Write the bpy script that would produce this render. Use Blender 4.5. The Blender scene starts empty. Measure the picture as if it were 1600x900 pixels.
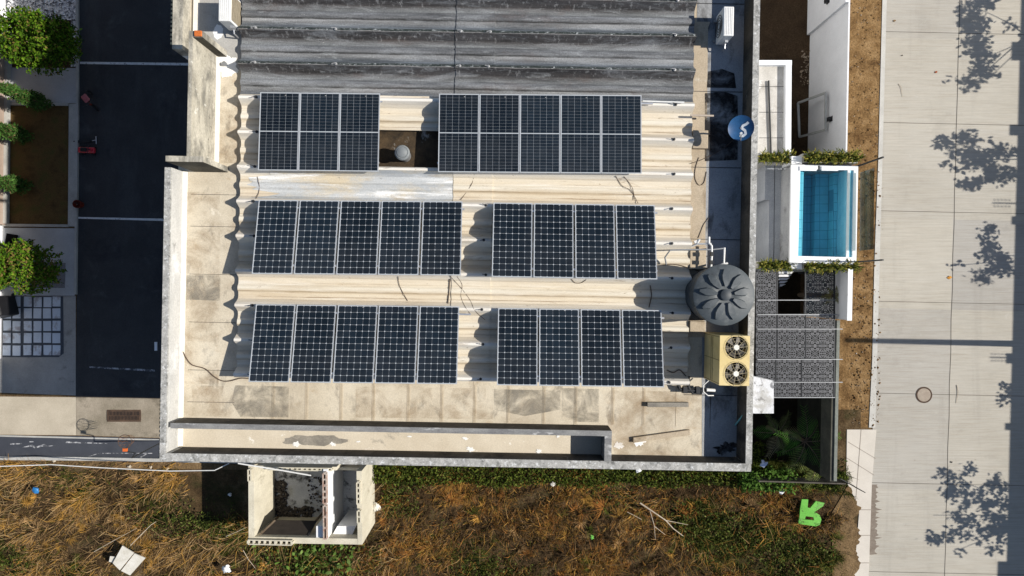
import bpy, math, random
import numpy as np
from mathutils import Vector, Matrix
random.seed(7); RNG = np.random.default_rng(11)
S = bpy.context.scene; COL = S.collection
F = 1066.7; H = 25.2; KX = 1.19; KY = -0.024
R = math.radians

# ------------------------------------------------------------------ camera helpers: photo pixel at a known height -> ground-plan metres
def P(px, py, z=0.0):
    d = (H - z) / F
    return ((px - 800) * d, (450 - py) * d)
def P3(px, py, z=0.0):
    x, y = P(px, py, z); return (x, y, z)
def Q(pts, z=0.0): return [P(a, b, z) for a, b in pts]
def rect(x0, y0, x1, y1, z=0.0): return Q([(x0, y1), (x1, y1), (x1, y0), (x0, y0)], z)

# ------------------------------------------------------------------ mesh builder
class MB:
    def __init__(s): s.v = []; s.f = []
    def add(s, vs, fs):
        n = len(s.v); s.v += [tuple(map(float, v)) for v in vs]; s.f += [tuple(n + i for i in f) for f in fs]; return s
    def prism(s, pts, z0, z1):
        a = sum(pts[i][0] * pts[(i + 1) % len(pts)][1] - pts[(i + 1) % len(pts)][0] * pts[i][1] for i in range(len(pts)))
        if a < 0: pts = pts[::-1]
        n = len(pts)
        vs = [(x, y, z0) for x, y in pts] + [(x, y, z1) for x, y in pts]
        fs = [tuple(range(n - 1, -1, -1)), tuple(range(n, 2 * n))] + [(i, (i + 1) % n, n + (i + 1) % n, n + i) for i in range(n)]
        return s.add(vs, fs)
    def sheet(s, pts, z):
        a = sum(pts[i][0] * pts[(i + 1) % len(pts)][1] - pts[(i + 1) % len(pts)][0] * pts[i][1] for i in range(len(pts)))
        if a < 0: pts = pts[::-1]
        return s.add([(x, y, z) for x, y in pts], [tuple(range(len(pts)))])
    def box(s, x0, x1, y0, y1, z0, z1, bev=0.0):
        if x0 > x1: x0, x1 = x1, x0
        if y0 > y1: y0, y1 = y1, y0
        if bev <= 0: return s.prism([(x0, y0), (x1, y0), (x1, y1), (x0, y1)], z0, z1)
        b = bev
        def ring(i, z): return [(x0 + b + i, y0 + i, z), (x1 - b - i, y0 + i, z), (x1 - i, y0 + b + i, z), (x1 - i, y1 - b - i, z), (x1 - b - i, y1 - i, z), (x0 + b + i, y1 - i, z), (x0 + i, y1 - b - i, z), (x0 + i, y0 + b + i, z)]
        vs = ring(b, z0) + ring(0, z0 + b) + ring(0, z1 - b) + ring(b, z1)
        # ring(b) shrinks the outline; keep its corners valid
        fs = [tuple(range(7, -1, -1)), tuple(range(24, 32))]
        for k in range(3):
            for i in range(8): fs.append((k * 8 + i, k * 8 + (i + 1) % 8, k * 8 + 8 + (i + 1) % 8, k * 8 + 8 + i))
        return s.add(vs, fs)
    def obox(s, c, ax, ay, az, hx, hy, hz):
        c, ax, ay, az = Vector(c), Vector(ax), Vector(ay), Vector(az)
        vs = [c + ax * hx * i + ay * hy * j + az * hz * k for k in (-1, 1) for i, j in ((-1, -1), (1, -1), (1, 1), (-1, 1))]
        return s.add(vs, [(3, 2, 1, 0), (4, 5, 6, 7), (0, 1, 5, 4), (1, 2, 6, 5), (2, 3, 7, 6), (3, 0, 4, 7)])
    def bar(s, a, b, w, h=None, up=(0, 0, 1)):
        a, b = Vector(a), Vector(b); h = h or w
        d = (b - a); L = d.length; d.normalize(); u = Vector(up)
        if abs(d.dot(u)) > .95: u = Vector((1, 0, 0))
        x = d.cross(u).normalized(); y = x.cross(d).normalized()
        return s.obox((a + b) / 2, d, x, y, L / 2, w / 2, h / 2)
    def tube(s, pts, r, n=8, r1=None, cap=True):
        pts = [Vector(p) for p in pts]; m = len(pts); n0 = len(s.v); vs = []; fs = []
        prev = None
        for i, p in enumerate(pts):
            d = (pts[min(i + 1, m - 1)] - pts[max(i - 1, 0)]).normalized()
            if prev is None:
                u = Vector((0, 0, 1)) if abs(d.z) < .9 else Vector((1, 0, 0))
                x = d.cross(u).normalized()
            else:
                x = (prev - d * prev.dot(d)).normalized()
            prev = x; y = d.cross(x)
            rr = r if r1 is None else r + (r1 - r) * i / max(1, m - 1)
            for k in range(n):
                a = 2 * math.pi * k / n; vs.append(p + x * rr * math.cos(a) + y * rr * math.sin(a))
        for i in range(m - 1):
            for k in range(n): fs.append((i * n + k, i * n + (k + 1) % n, (i + 1) * n + (k + 1) % n, (i + 1) * n + k))
        if cap: fs += [tuple(range(n - 1, -1, -1)), tuple(range((m - 1) * n, m * n))]
        return s.add(vs, fs)
    def lathe(s, prof, c=(0, 0, 0), n=32, axis=None):
        vs = []; fs = []; m = len(prof)
        for r, z in prof:
            for k in range(n):
                a = 2 * math.pi * k / n; vs.append(Vector((r * math.cos(a), r * math.sin(a), z)))
        if axis is not None:
            q = Vector((0, 0, 1)).rotation_difference(Vector(axis)); vs = [q @ v for v in vs]
        vs = [v + Vector(c) for v in vs]
        for i in range(m - 1):
            for k in range(n): fs.append((i * n + k, i * n + (k + 1) % n, (i + 1) * n + (k + 1) % n, (i + 1) * n + k))
        fs += [tuple(range(n - 1, -1, -1)), tuple(range((m - 1) * n, m * n))]
        return s.add(vs, fs)

def smooth(o, ang=40):
    me = o.data
    me.polygons.foreach_set('use_smooth', [True] * len(me.polygons))
    try: me.set_sharp_from_angle(angle=R(ang))
    except Exception: pass

def world_of(o):
    m = o.matrix_basis.copy()
    if o.parent: return world_of(o.parent) @ m
    return m
def link(name, mb, mat, parent=None, loc=None, local=False, sm=0):
    """One mesh object. mb is in world metres unless local; loc is the new object's own origin (top-level things)."""
    me = bpy.data.meshes.new(name); o = bpy.data.objects.new(name, me); COL.objects.link(o)
    if parent: o.parent = parent
    if loc is not None: o.location = loc
    vs = mb.v
    if not local:
        inv = world_of(o).inverted(); vs = [tuple(inv @ Vector(v)) for v in vs]
    me.from_pydata(vs, [], mb.f); me.update()
    if mat: me.materials.append(mat)
    if sm: smooth(o, sm)
    return o
def tag(o, label, cat, group=None):
    o['label'] = label; o['category'] = cat
    if group: o['group'] = group
    return o
def thing(name, label, cat, loc=(0, 0, 0), rz=0.0, group=None):
    o = bpy.data.objects.new(name, None); COL.objects.link(o); o.location = loc; o.rotation_euler = (0, 0, rz); o.empty_display_size = .2
    return tag(o, label, cat, group)
def part(name, mb, mat, parent, local=False, sm=0): return link(name, mb, mat, parent, None, local, sm)
def solo(name, mb, mat, label, cat, group=None, loc=None, sm=0):
    if loc is None:
        a = np.array(mb.v); loc = ((a[:, 0].min() + a[:, 0].max()) / 2, (a[:, 1].min() + a[:, 1].max()) / 2, a[:, 2].min())
    return tag(link(name, mb, mat, None, loc, False, sm), label, cat, group)
def struct(name, mb, mat, kind='structure'):
    o = link(name, mb, mat); o['kind'] = kind; return o
def dup(root, loc=None, rot=None, label=None, group=None):
    r = root.copy(); COL.objects.link(r)
    if loc is not None: r.location = loc
    if rot is not None: r.rotation_euler = rot
    if label: r['label'] = label
    if group: r['group'] = group
    for ch in root.children:
        c = ch.copy(); COL.objects.link(c); c.parent = r
        for g in ch.children:
            d = g.copy(); COL.objects.link(d); d.parent = c
    return r
def fast(name, V, FQ, mat, tint=None, parent=None, loc=(0, 0, 0)):
    """Large mesh from numpy arrays: V (n,3) in world metres, FQ (m,k) faces, tint (n,3) hue of the leaf or blade."""
    me = bpy.data.meshes.new(name); o = bpy.data.objects.new(name, me); COL.objects.link(o)
    V = np.asarray(V, np.float32)
    if parent:
        o.parent = parent; inv = np.array(world_of(parent).inverted()); V = V @ inv[:3, :3].T + inv[:3, 3]
    else:
        o.location = loc; V = V - np.array(loc, np.float32)
    V = np.ascontiguousarray(V, np.float32); m, k = FQ.shape
    me.vertices.add(len(V)); me.vertices.foreach_set('co', V.ravel())
    me.loops.add(m * k); me.loops.foreach_set('vertex_index', FQ.astype(np.int32).ravel())
    me.polygons.add(m); me.polygons.foreach_set('loop_start', np.arange(0, m * k, k, dtype=np.int32))
    try: me.polygons.foreach_set('loop_total', np.full(m, k, np.int32))
    except Exception: pass
    me.update(calc_edges=True); me.validate()
    if tint is not None:
        at = me.color_attributes.new('tint', 'FLOAT_COLOR', 'POINT')
        c = np.ones((len(V), 4), np.float32); c[:, :3] = tint; at.data.foreach_set('color', c.ravel())
    me.materials.append(mat); return o

# ------------------------------------------------------------------ materials
class NT:
    def __init__(s, name):
        s.m = bpy.data.materials.new(name); s.m.use_nodes = True; s.t = s.m.node_tree; s.t.nodes.clear()
        s.out = s.n('ShaderNodeOutputMaterial'); s.co = s.n('ShaderNodeTexCoord').outputs['Object']
    def n(s, k): return s.t.nodes.new(k)
    def l(s, a, b): s.t.links.new(a, b)
    def setin(s, sock, v):
        if isinstance(v, bpy.types.NodeSocket): s.l(v, sock)
        elif isinstance(v, tuple) and len(v) == 3 and len(sock.default_value) == 4: sock.default_value = (*v, 1)
        else: sock.default_value = v
    def math(s, op, a, b=0.0, c=0.0):
        n = s.n('ShaderNodeMath'); n.operation = op
        for i, v in enumerate((a, b, c)): s.setin(n.inputs[i], v)
        return n.outputs[0]
    def noise(s, scale, detail=5, rough=.6, stretch=None, dist=0.0, off=None):
        n = s.n('ShaderNodeTexNoise'); n.inputs['Scale'].default_value = scale; n.inputs['Detail'].default_value = detail
        n.inputs['Roughness'].default_value = rough; n.inputs['Distortion'].default_value = dist
        mp = s.n('ShaderNodeMapping'); s.l(s.co, mp.inputs[0])
        if stretch: mp.inputs['Scale'].default_value = stretch
        mp.inputs['Location'].default_value = off or (random.uniform(-50, 50), random.uniform(-50, 50), random.uniform(-5, 5))
        s.l(mp.outputs[0], n.inputs['Vector']); return n.outputs['Fac']
    def ramp(s, f, stops, interp='LINEAR'):
        n = s.n('ShaderNodeValToRGB'); s.l(f, n.inputs[0]); e = n.color_ramp.elements; n.color_ramp.interpolation = interp
        while len(e) < len(stops): e.new(.5)
        for el, (p, c) in zip(e, stops): el.position = p; el.color = (*c, 1) if isinstance(c, tuple) else (c, c, c, 1)
        return n.outputs[0]
    def mix(s, f, a, b, mode='MIX'):
        n = s.n('ShaderNodeMix'); n.data_type = 'RGBA'; n.blend_type = mode
        s.setin(n.inputs[0], f); s.setin(n.inputs[6], a); s.setin(n.inputs[7], b); return n.outputs[2]
    def bsdf(s, col, rough=.85, spec=.3, metal=0.0, bump=None, bstr=.3, bdist=.01):
        b = s.n('ShaderNodeBsdfPrincipled'); s.setin(b.inputs['Base Color'], col); s.setin(b.inputs['Roughness'], rough)
        b.inputs['Specular IOR Level'].default_value = spec; b.inputs['Metallic'].default_value = metal
        if bump is not None:
            k = s.n('ShaderNodeBump'); k.inputs['Strength'].default_value = bstr; k.inputs['Distance'].default_value = bdist
            s.l(bump, k.inputs['Height']); s.l(k.outputs[0], b.inputs['Normal'])
        return b.outputs[0]
    def done(s, sh): s.l(sh, s.out.inputs[0]); return s.m

def mk(name, cols, scale=1.5, stretch=None, rough=.85, spec=.25, bump=.3, bdist=.01, bscale=40, grain=.18, gscale=45, stains=(), metal=0.0, lo=.3, hi=.7, detail=6):
    """Weathered surface: cols spread over a noise, grain, then stains (colour, scale, from, to, stretch[, amount])."""
    t = NT(name)
    n = t.noise(scale, detail, .65, stretch)
    st = [(lo + (hi - lo) * i / max(1, len(cols) - 1), c) for i, c in enumerate(cols)] if len(cols) > 1 else [(0, cols[0]), (1, cols[0])]
    c = t.ramp(n, st)
    for sd in stains:
        col, sc, a, b, stt = sd[:5]; amt = sd[5] if len(sd) > 5 else 1.0
        m = t.ramp(t.noise(sc, 6, .68, stt, .3), [(a, 0.0), (b, amt)])
        c = t.mix(m, c, col)
    g = t.noise(gscale, 4, .75)
    if grain > 0:
        c = t.mix(1.0, c, t.ramp(g, [(.25, 1 - grain * 1.6), (.75, 1 + grain * .9)]), 'MULTIPLY')
    b = t.noise(bscale, 5, .7)
    return t.done(t.bsdf(c, rough, spec, metal, b if bump else None, bump, bdist))

def plain(name, col, rough=.6, spec=.4, metal=0.0, grain=.1, gscale=30): return mk(name, [tuple(x * .9 for x in col), tuple(min(1, x * 1.08) for x in col)], 6, None, rough, spec, .12, .004, 60, grain, gscale, (), metal)

def leafmat(name, rough=.6, trans=.3, spec=.2):
    t = NT(name)
    a = t.n('ShaderNodeAttribute'); a.attribute_name = 'tint'
    n = t.noise(3.0, 3); c = t.mix(1.0, a.outputs['Color'], t.ramp(n, [(.3, .75), (.7, 1.2)]), 'MULTIPLY')
    p = t.bsdf(c, rough, spec)
    tr = t.n('ShaderNodeBsdfTranslucent'); t.l(c, tr.inputs[0])
    ms = t.n('ShaderNodeMixShader'); ms.inputs[0].default_value = trans; t.l(p, ms.inputs[1]); t.l(tr.outputs[0], ms.inputs[2])
    return t.done(ms.outputs[0])

M = {}
CREAM = [(.50, .44, .34), (.60, .535, .42), (.66, .60, .485)]
M['slab'] = mk('cream_screed', CREAM, .9, None, .9, .2, .25, .006, 40, .14, 30, [((.33, .265, .185), .9, .50, .72, (1, 1, 1), .75), ((.17, .15, .125), 1.5, .57, .70, (1.6, 1, 1), .6), ((.42, .30, .17), 2.6, .60, .76, (1, 1, 1), .5), ((.78, .73, .62), 2.2, .66, .72, None, .55), ((.10, .09, .07), 7, .70, .76, None, .5)])
M['channel'] = mk('channel_screed', [(.56, .49, .38), (.67, .605, .49)], 1.2, None, .9, .2, .2, .006, 40, .12, 30, [((.85, .82, .75), 3.2, .64, .68, (1, 1, 1), .8), ((.17, .16, .145), .55, .63, .68, (1, 1, 1), .65)])
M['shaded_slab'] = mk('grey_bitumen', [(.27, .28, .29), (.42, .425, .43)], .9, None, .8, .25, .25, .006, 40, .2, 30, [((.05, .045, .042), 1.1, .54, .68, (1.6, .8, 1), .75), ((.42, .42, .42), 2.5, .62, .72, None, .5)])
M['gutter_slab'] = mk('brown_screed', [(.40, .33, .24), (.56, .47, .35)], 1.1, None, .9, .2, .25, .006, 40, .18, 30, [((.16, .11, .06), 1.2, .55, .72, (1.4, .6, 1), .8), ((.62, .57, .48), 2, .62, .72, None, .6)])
M['parapet'] = mk('weathered_parapet', [(.30, .30, .285), (.52, .51, .48)], 3.5, None, .9, .2, .35, .01, 30, .3, 22, [((.06, .062, .06), 5.0, .52, .66, (1, 1, 1), .6), ((.72, .73, .73), 11, .56, .64, None, .75), ((.04, .04, .04), 18, .58, .66, None, .6)])
M['stained_wall'] = mk('stained_wall', [(.40, .37, .30), (.60, .56, .47)], 1.6, (1, .45, 1), .9, .2, .3, .01, 30, .22, 20, [((.13, .125, .11), 1.4, .46, .62, (2.0, .5, 1), .8), ((.80, .78, .70), 3.0, .62, .67, (1, 1, 1), .75), ((.05, .05, .045), 6, .64, .72, None, .7)])
M['wall'] = mk('building_render', [(.72, .73, .74), (.80, .81, .82)], 1.2, None, .85, .2, .2, .006, 30, .08, 25)
M['white'] = mk('white_render', [(.70, .71, .73), (.80, .81, .83)], 1.2, None, .8, .25, .15, .005, 30, .06, 25, [((.5, .49, .47), 1.6, .64, .8, (1, 1, 1), .4)])
M['skirt'] = mk('white_skirting', [(.56, .53, .46), (.74, .71, .63)], 3, None, .85, .2, .2, .005, 30, .1, 25)
M['grey_wall'] = mk('grey_wall', [(.15, .15, .155), (.30, .30, .29)], 1.8, (1, 3, 1), .9, .2, .3, .008, 30, .2, 25, [((.55, .55, .54), 4, .60, .66, (.6, 1.6, 1), .7)])
M['asphalt'] = mk('asphalt', [(.038, .039, .041), (.056, .056, .058)], 1.0, None, .85, .3, .5, .006, 90, .35, 60, [((.13, .135, .14), 1.1, .58, .78, (1, 1, 1), .55), ((.075, .08, .085), .5, .5, .7, (2, .4, 1), .6), ((.2, .2, .2), 16, .755, .79, None, .8), ((.018, .02, .026), .7, .55, .7, None, .6)])
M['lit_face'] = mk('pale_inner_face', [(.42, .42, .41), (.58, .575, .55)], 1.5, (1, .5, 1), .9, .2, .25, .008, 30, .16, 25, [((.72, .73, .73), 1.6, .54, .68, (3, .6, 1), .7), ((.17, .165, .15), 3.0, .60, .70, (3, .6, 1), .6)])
M['inner_face'] = mk('stained_shaded_face', [(.065, .058, .048), (.14, .125, .105)], 2.2, (1, 1, .5), .9, .2, .3, .008, 30, .25, 25, [((.025, .024, .024), 2, .52, .66, (1, 1, .5), .8), ((.30, .29, .27), 5, .62, .70, None, .6)])  # stains, plus the shade of the sunless inner faces put into the colour
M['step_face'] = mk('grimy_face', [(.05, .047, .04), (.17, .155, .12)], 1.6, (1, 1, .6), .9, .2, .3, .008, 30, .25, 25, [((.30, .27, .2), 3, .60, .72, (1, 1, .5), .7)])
M['street'] = mk('street_asphalt', [(.042, .047, .060), (.064, .070, .085)], 1.4, (1, 1, 1), .85, .3, .4, .006, 90, .25, 60, [((.16, .16, .165), 1.0, .62, .8, (.4, 2, 1), .5)])
M['paint'] = mk('road_paint', [(.55, .55, .55), (.75, .75, .74)], 4, None, .8, .3, .1, .003, 60, .15, 60, [((.06, .065, .075), 12, .58, .66, None, .9)])
M['worn_paint'] = mk('worn_road_paint', [(.40, .41, .43), (.5, .5, .52)], 4, None, .8, .3, .1, .003, 60, .15, 60, [((.045, .05, .06), 7, .42, .56, None, .95)])
M['concrete'] = mk('pavement_concrete', [(.40, .35, .27), (.54, .48, .38)], .8, None, .9, .2, .3, .005, 50, .16, 40, [((.20, .17, .13), 1.0, .58, .75, (1, 1, 1), .6)])
M['concrete_brown'] = mk('dirty_concrete', [(.22, .19, .14), (.38, .33, .26)], 1.2, None, .9, .2, .3, .005, 50, .22, 40, [((.10, .085, .06), 1.5, .56, .72, (1, 1, 1), .7)])
M['shade_conc'] = mk('driveway_concrete', [(.36, .375, .395), (.47, .485, .50)], 1.0, None, .9, .2, .3, .005, 50, .14, 40, [((.2, .2, .2), 2, .6, .78, None, .6)])
M['kerb'] = mk('kerb_concrete', [(.34, .34, .32), (.52, .51, .48)], 1.4, None, .9, .2, .3, .006, 40, .2, 40)
# concrete road: slabs with a broom finish, stains and wear
def road_mat():
    t = NT('concrete_road')
    c = t.ramp(t.noise(.35, 5, .6), [(.3, (.40, .385, .35)), (.55, (.455, .44, .405)), (.75, (.485, .47, .435))])
    c = t.mix(t.ramp(t.noise(3.2, 6, .7, (.25, 9, 1)), [(.42, 0.0), (.72, .6)]), c, (.30, .265, .215))
    c = t.mix(t.ramp(t.noise(14, 4, .7, (.12, 1.2, 1)), [(.4, 0.0), (.8, .5)]), c, (.52, .49, .435))
    c = t.mix(t.ramp(t.noise(.9, 6, .7, None, .4), [(.58, 0.0), (.75, .4)]), c, (.29, .275, .25))
    c = t.mix(t.ramp(t.noise(9, 3, .6), [(.74, 0.0), (.78, .7)]), c, (.12, .10, .08))
    c = t.mix(1.0, c, t.ramp(t.noise(70, 3, .8), [(.25, .7), (.75, 1.2)]), 'MULTIPLY')
    # every cast slab cured to its own tone
    s = t.n('ShaderNodeSeparateXYZ'); t.l(t.co, s.inputs[0])
    cx = t.math('FLOOR', t.math('DIVIDE', t.math('SUBTRACT', s.outputs[0], t.math('ADD', t.math('MULTIPLY', s.outputs[1], .0262), 16.22)), 3.2)); cy = t.math('FLOOR', t.math('DIVIDE', t.math('ADD', t.math('ADD', s.outputs[1], t.math('MULTIPLY', s.outputs[0], .021)), 27.1), 3.33))
    cb = t.n('ShaderNodeCombineXYZ'); t.l(cx, cb.inputs[0]); t.l(cy, cb.inputs[1]); wn = t.n('ShaderNodeTexWhiteNoise'); t.l(cb.outputs[0], wn.inputs['Vector'])
    c = t.mix(1.0, c, t.ramp(wn.outputs['Value'], [(0, (.88, .88, .89)), (.5, (1.0, .985, .95)), (1, (1.06, 1.04, .99))]), 'MULTIPLY')
    c = t.mix(t.ramp(t.noise(.7, 5, .7, (2.2, .18, 1), .3), [(.55, 0.0), (.75, .28)]), c, (.24, .225, .20))
    c = t.mix(t.ramp(t.noise(1.8, 6, .75, (1, 1, 1), .8), [(.64, 0.0), (.72, .35)]), c, (.55, .54, .50))
    return t.done(t.bsdf(c, .9, .2, 0, t.noise(60, 4, .7, (.3, 2, 1)), .35, .004))
M['road'] = road_mat()
M['soil'] = mk('bare_soil', [(.10, .066, .034), (.19, .125, .062), (.25, .17, .09)], 1.6, None, .95, .1, .9, .03, 14, .4, 22, [((.42, .34, .24), 9, .66, .71, None, .8), ((.05, .033, .018), 3.2, .58, .7, None, .7)])
M['verge'] = mk('dug_earth', [(.11, .060, .024), (.24, .145, .062), (.36, .235, .115)], 2.1, None, .95, .1, 1.0, .05, 9, .4, 18, [((.085, .045, .018), 2.0, .55, .68, (1, 1, 1), .8), ((.55, .46, .34), 8, .68, .72, None, .8)])
M['lot'] = mk('lot_soil', [(.035, .023, .012), (.085, .055, .027), (.17, .12, .065)], 1.1, None, .95, .1, .9, .04, 10, .4, 20, [((.03, .035, .012), .8, .5, .65, None, .7)])
M['dark_soil'] = mk('yard_soil', [(.045, .029, .017), (.085, .055, .031)], 1.6, None, .95, .1, .9, .03, 14, .4, 22, [((.30, .25, .19), 11, .70, .74, None, .7)])
M['lawn'] = mk('dry_lawn', [(.075, .05, .022), (.13, .085, .035), (.09, .085, .028)], 2.0, None, .95, .1, .9, .02, 40, .45, 40)
M['walk'] = mk('sidewalk_concrete', [(.56, .52, .46), (.65, .605, .535)], 1.2, None, .9, .2, .2, .004, 50, .09, 40)
M['kerb_light'] = mk('road_edge_concrete', [(.44, .43, .40), (.58, .57, .53)], 1.6, None, .9, .2, .3, .006, 40, .15, 40)
M['brown_stain'] = mk('soil_wash', [(.19, .155, .125), (.27, .23, .19)], 3, (1, 3, 1), .95, .1, .2, .004, 50, .2, 30)
M['gravel'] = None

def gravel_mat():
    t = NT('white_gravel')
    v = t.n('ShaderNodeTexVoronoi'); v.inputs['Scale'].default_value = 16; t.l(t.co, v.inputs['Vector'])
    sp = t.n('ShaderNodeSeparateColor'); t.l(v.outputs['Color'], sp.inputs[0])
    c = t.ramp(sp.outputs[0], [(0, (.05, .055, .065)), (.35, (.30, .31, .34)), (1, (.85, .86, .88))])
    return t.done(t.bsdf(c, .8, .3, 0, v.outputs['Distance'], 1.0, .05))
M['gravel'] = gravel_mat()

# roof sheets: real dirt lies along the ribs, so the colour follows the rib profile (object Y, period PER, crest at CR)
PER = .8513; CR = 6.27
def roof_phase(t):
    s = t.n('ShaderNodeSeparateXYZ'); t.l(t.co, s.inputs[0])
    w = t.math('MULTIPLY', t.math('SUBTRACT', t.noise(2.5, 4, .6, (.5, 1, 1)), .5), .05)
    y = t.math('ADD', s.outputs[1], w)
    return t.math('FRACT', t.math('DIVIDE', t.math('ADD', y, -CR + 40 * PER), PER)), s
def painted_roof():
    t = NT('cream_roof_sheet'); ph, s = roof_phase(t)
    c = t.ramp(ph, [(0, (.78, .75, .69)), (.05, (.77, .74, .68)), (.12, (.66, .60, .50)), (.24, (.62, .55, .435)), (.34, (.67, .60, .475)), (.42, (.58, .50, .375)), (.50, (.72, .67, .56)), (.58, (.73, .68, .575)), (.66, (.63, .56, .44)), (.82, (.67, .61, .50)), (.92, (.74, .70, .62)), (1, (.78, .75, .69))])
    c = t.mix(t.ramp(t.noise(1.1, 6, .7, (.18, 2.6, 1)), [(.48, 0.0), (.70, .5)]), c, (.44, .33, .20))
    c = t.mix(t.ramp(t.noise(1.0, 5, .7, (.16, 3.4, 1)), [(.54, 0.0), (.66, .7)]), c, (.78, .75, .68))
    c = t.mix(t.ramp(t.noise(2.4, 6, .75, (.35, 2.2, 1), .5), [(.60, 0.0), (.72, .75)]), c, (.22, .15, .085))
    ln = t.ramp(ph, [(.235, 0.0), (.262, 1.0), (.285, 0.0), (.40, 0.0), (.425, .9), (.445, 0.0), (.64, 0.0), (.66, .6), (.69, 0.0)])
    c = t.mix(t.math('MULTIPLY', ln, t.ramp(t.noise(1.3, 6, .75, (.35, 3, 1)), [(.42, 0.0), (.60, .8)])), c, (.20, .12, .06))
    c = t.mix(t.ramp(t.noise(11, 4, .7, (.5, 2, 1)), [(.66, 0.0), (.72, .8)]), c, (.20, .13, .07))
    c = t.mix(1.0, c, t.ramp(t.noise(45, 3, .8), [(.25, .88), (.75, 1.07)]), 'MULTIPLY')
    return t.done(t.bsdf(c, .75, .3, 0, t.noise(30, 4, .7), .15, .005))
M['roof'] = painted_roof()
def weathered_roof():
    t = NT('weathered_roof_sheet'); ph, s = roof_phase(t)
    c = t.ramp(ph, [(0, (.030, .036, .036)), (.03, (.10, .115, .12)), (.10, (.185, .21, .235)), (.20, (.13, .145, .162)), (.30, (.19, .195, .20)), (.36, (.235, .24, .245)), (.40, (.045, .045, .045)), (.43, (.17, .175, .182)), (.55, (.14, .148, .16)), (.66, (.17, .18, .185)), (.74, (.11, .11, .112)), (.80, (.055, .052, .052)), (.955, (.062, .059, .060)), (.975, (.30, .29, .28)), (.985, (.04, .045, .045)), (1, (.030, .036, .036))])
    n1 = t.noise(1.6, 8, .75, (.22, 3.2, 1), .4)
    c = t.mix(1.0, c, t.ramp(n1, [(.28, .34), (.5, .95), (.72, 1.9)]), 'MULTIPLY')
    c = t.mix(t.ramp(t.noise(.9, 7, .75, (.4, 2.0, 1), .6), [(.50, 0.0), (.66, .75)]), c, (.27, .285, .30))
    c = t.mix(t.ramp(t.noise(1.1, 7, .75, (.3, 2.4, 1), .6), [(.54, 0.0), (.68, .7)]), c, (.060, .062, .068))
    c = t.mix(t.ramp(t.noise(5, 6, .78, (.3, 1.6, 1), .5), [(.56, 0.0), (.70, .6)]), c, (.36, .38, .39))
    c = t.mix(t.ramp(t.noise(1.4, 5, .7, (.5, 1.2, 1)), [(.56, 0.0), (.74, .5)]), c, (.12, .088, .078))
    # moss and flaking along the upper side of each crest
    cr = t.math('ADD', t.ramp(ph, [(.0, 1.0), (.04, 1.0), (.12, 0.0), (.97, 0.0), (.985, 1.0)]), 0.0)
    c = t.mix(t.math('MULTIPLY', cr, t.ramp(t.noise(9, 6, .8, (.7, 1.2, 1), .6), [(.38, 0.0), (.52, .95)])), c, (.018, .026, .024))
    c = t.mix(t.math('MULTIPLY', cr, t.ramp(t.noise(13, 6, .8, (.7, 1.2, 1), .6), [(.55, 0.0), (.64, .9)])), c, (.50, .53, .54))
    dr = t.math('MULTIPLY', t.ramp(t.noise(7, 4, .7, (1.6, .18, 1)), [(.56, 0.0), (.68, .65)]), t.ramp(ph, [(.74, 0.0), (.84, 1.0), (.93, 1.0), (.97, 0.0)]))
    c = t.mix(dr, c, (.34, .34, .34))
    c = t.mix(t.ramp(t.noise(17, 4, .7, (.6, 1.5, 1)), [(.68, 0.0), (.74, .8)]), c, (.62, .62, .60))
    c = t.mix(1.0, c, t.ramp(t.noise(34, 5, .82), [(.28, .45), (.72, 1.5)]), 'MULTIPLY')
    return t.done(t.bsdf(c, .8, .3, 0, t.noise(25, 6, .8), .8, .012))
M['oldroof'] = weathered_roof()
M['patch'] = mk('zinc_patch', [(.40, .42, .43), (.58, .60, .61)], 1.6, (.3, 2.5, 1), .6, .3, .2, .005, 30, .15, 30, [((.62, .54, .40), .9, .44, .60, (.5, 1.6, 1), .95), ((.84, .85, .85), 1.6, .54, .64, (.3, 3, 1), .9), ((.40, .30, .18), 2.0, .58, .70, (.5, 1.5, 1), .6), ((.06, .05, .04), 5, .64, .70, (.5, 1, 1), .9)])
M['brown_dirt'] = mk('wet_dirt', [(.016, .012, .008), (.11, .072, .036)], 2.2, None, .8, .3, .4, .01, 25, .3, 30, [((.45, .44, .41), 1.8, .60, .66, (1, 1, 1), .8)])
M['spill'] = mk('white_paint_spill', [(.80, .80, .78), (.88, .88, .86)], 4, None, .7, .3, .2, .004, 30, .05, 30)
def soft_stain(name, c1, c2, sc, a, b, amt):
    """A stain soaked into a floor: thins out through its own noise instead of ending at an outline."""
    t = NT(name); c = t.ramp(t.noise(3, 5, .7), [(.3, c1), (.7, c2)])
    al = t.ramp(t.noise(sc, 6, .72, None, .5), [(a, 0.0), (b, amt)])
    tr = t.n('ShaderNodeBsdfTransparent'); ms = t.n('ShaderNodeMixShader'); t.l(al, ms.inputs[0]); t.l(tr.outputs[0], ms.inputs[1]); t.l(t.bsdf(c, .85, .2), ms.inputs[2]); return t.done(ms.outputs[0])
M['softgrey'] = soft_stain('soaked_grey_damp', (.17, .16, .135), (.30, .275, .23), 1.6, .38, .66, .75)
M['softbrown'] = soft_stain('soaked_brown_damp', (.30, .20, .11), (.42, .31, .19), 1.3, .44, .74, .5)
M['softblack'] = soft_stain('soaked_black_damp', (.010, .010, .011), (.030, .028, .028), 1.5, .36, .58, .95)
M['blackstain'] = mk('black_damp', [(.010, .010, .011), (.026, .025, .026)], 2, None, .7, .3, .2, .004, 30, .2, 30)
M['greystain'] = mk('grey_damp', [(.22, .205, .175), (.36, .33, .28)], 2, None, .9, .2, .2, .004, 30, .2, 30, [((.15, .14, .125), 2.2, .50, .66, None, .7)])
M['alu'] = plain('aluminium', (.62, .63, .65), .4, .5, .7, .05)
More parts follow.
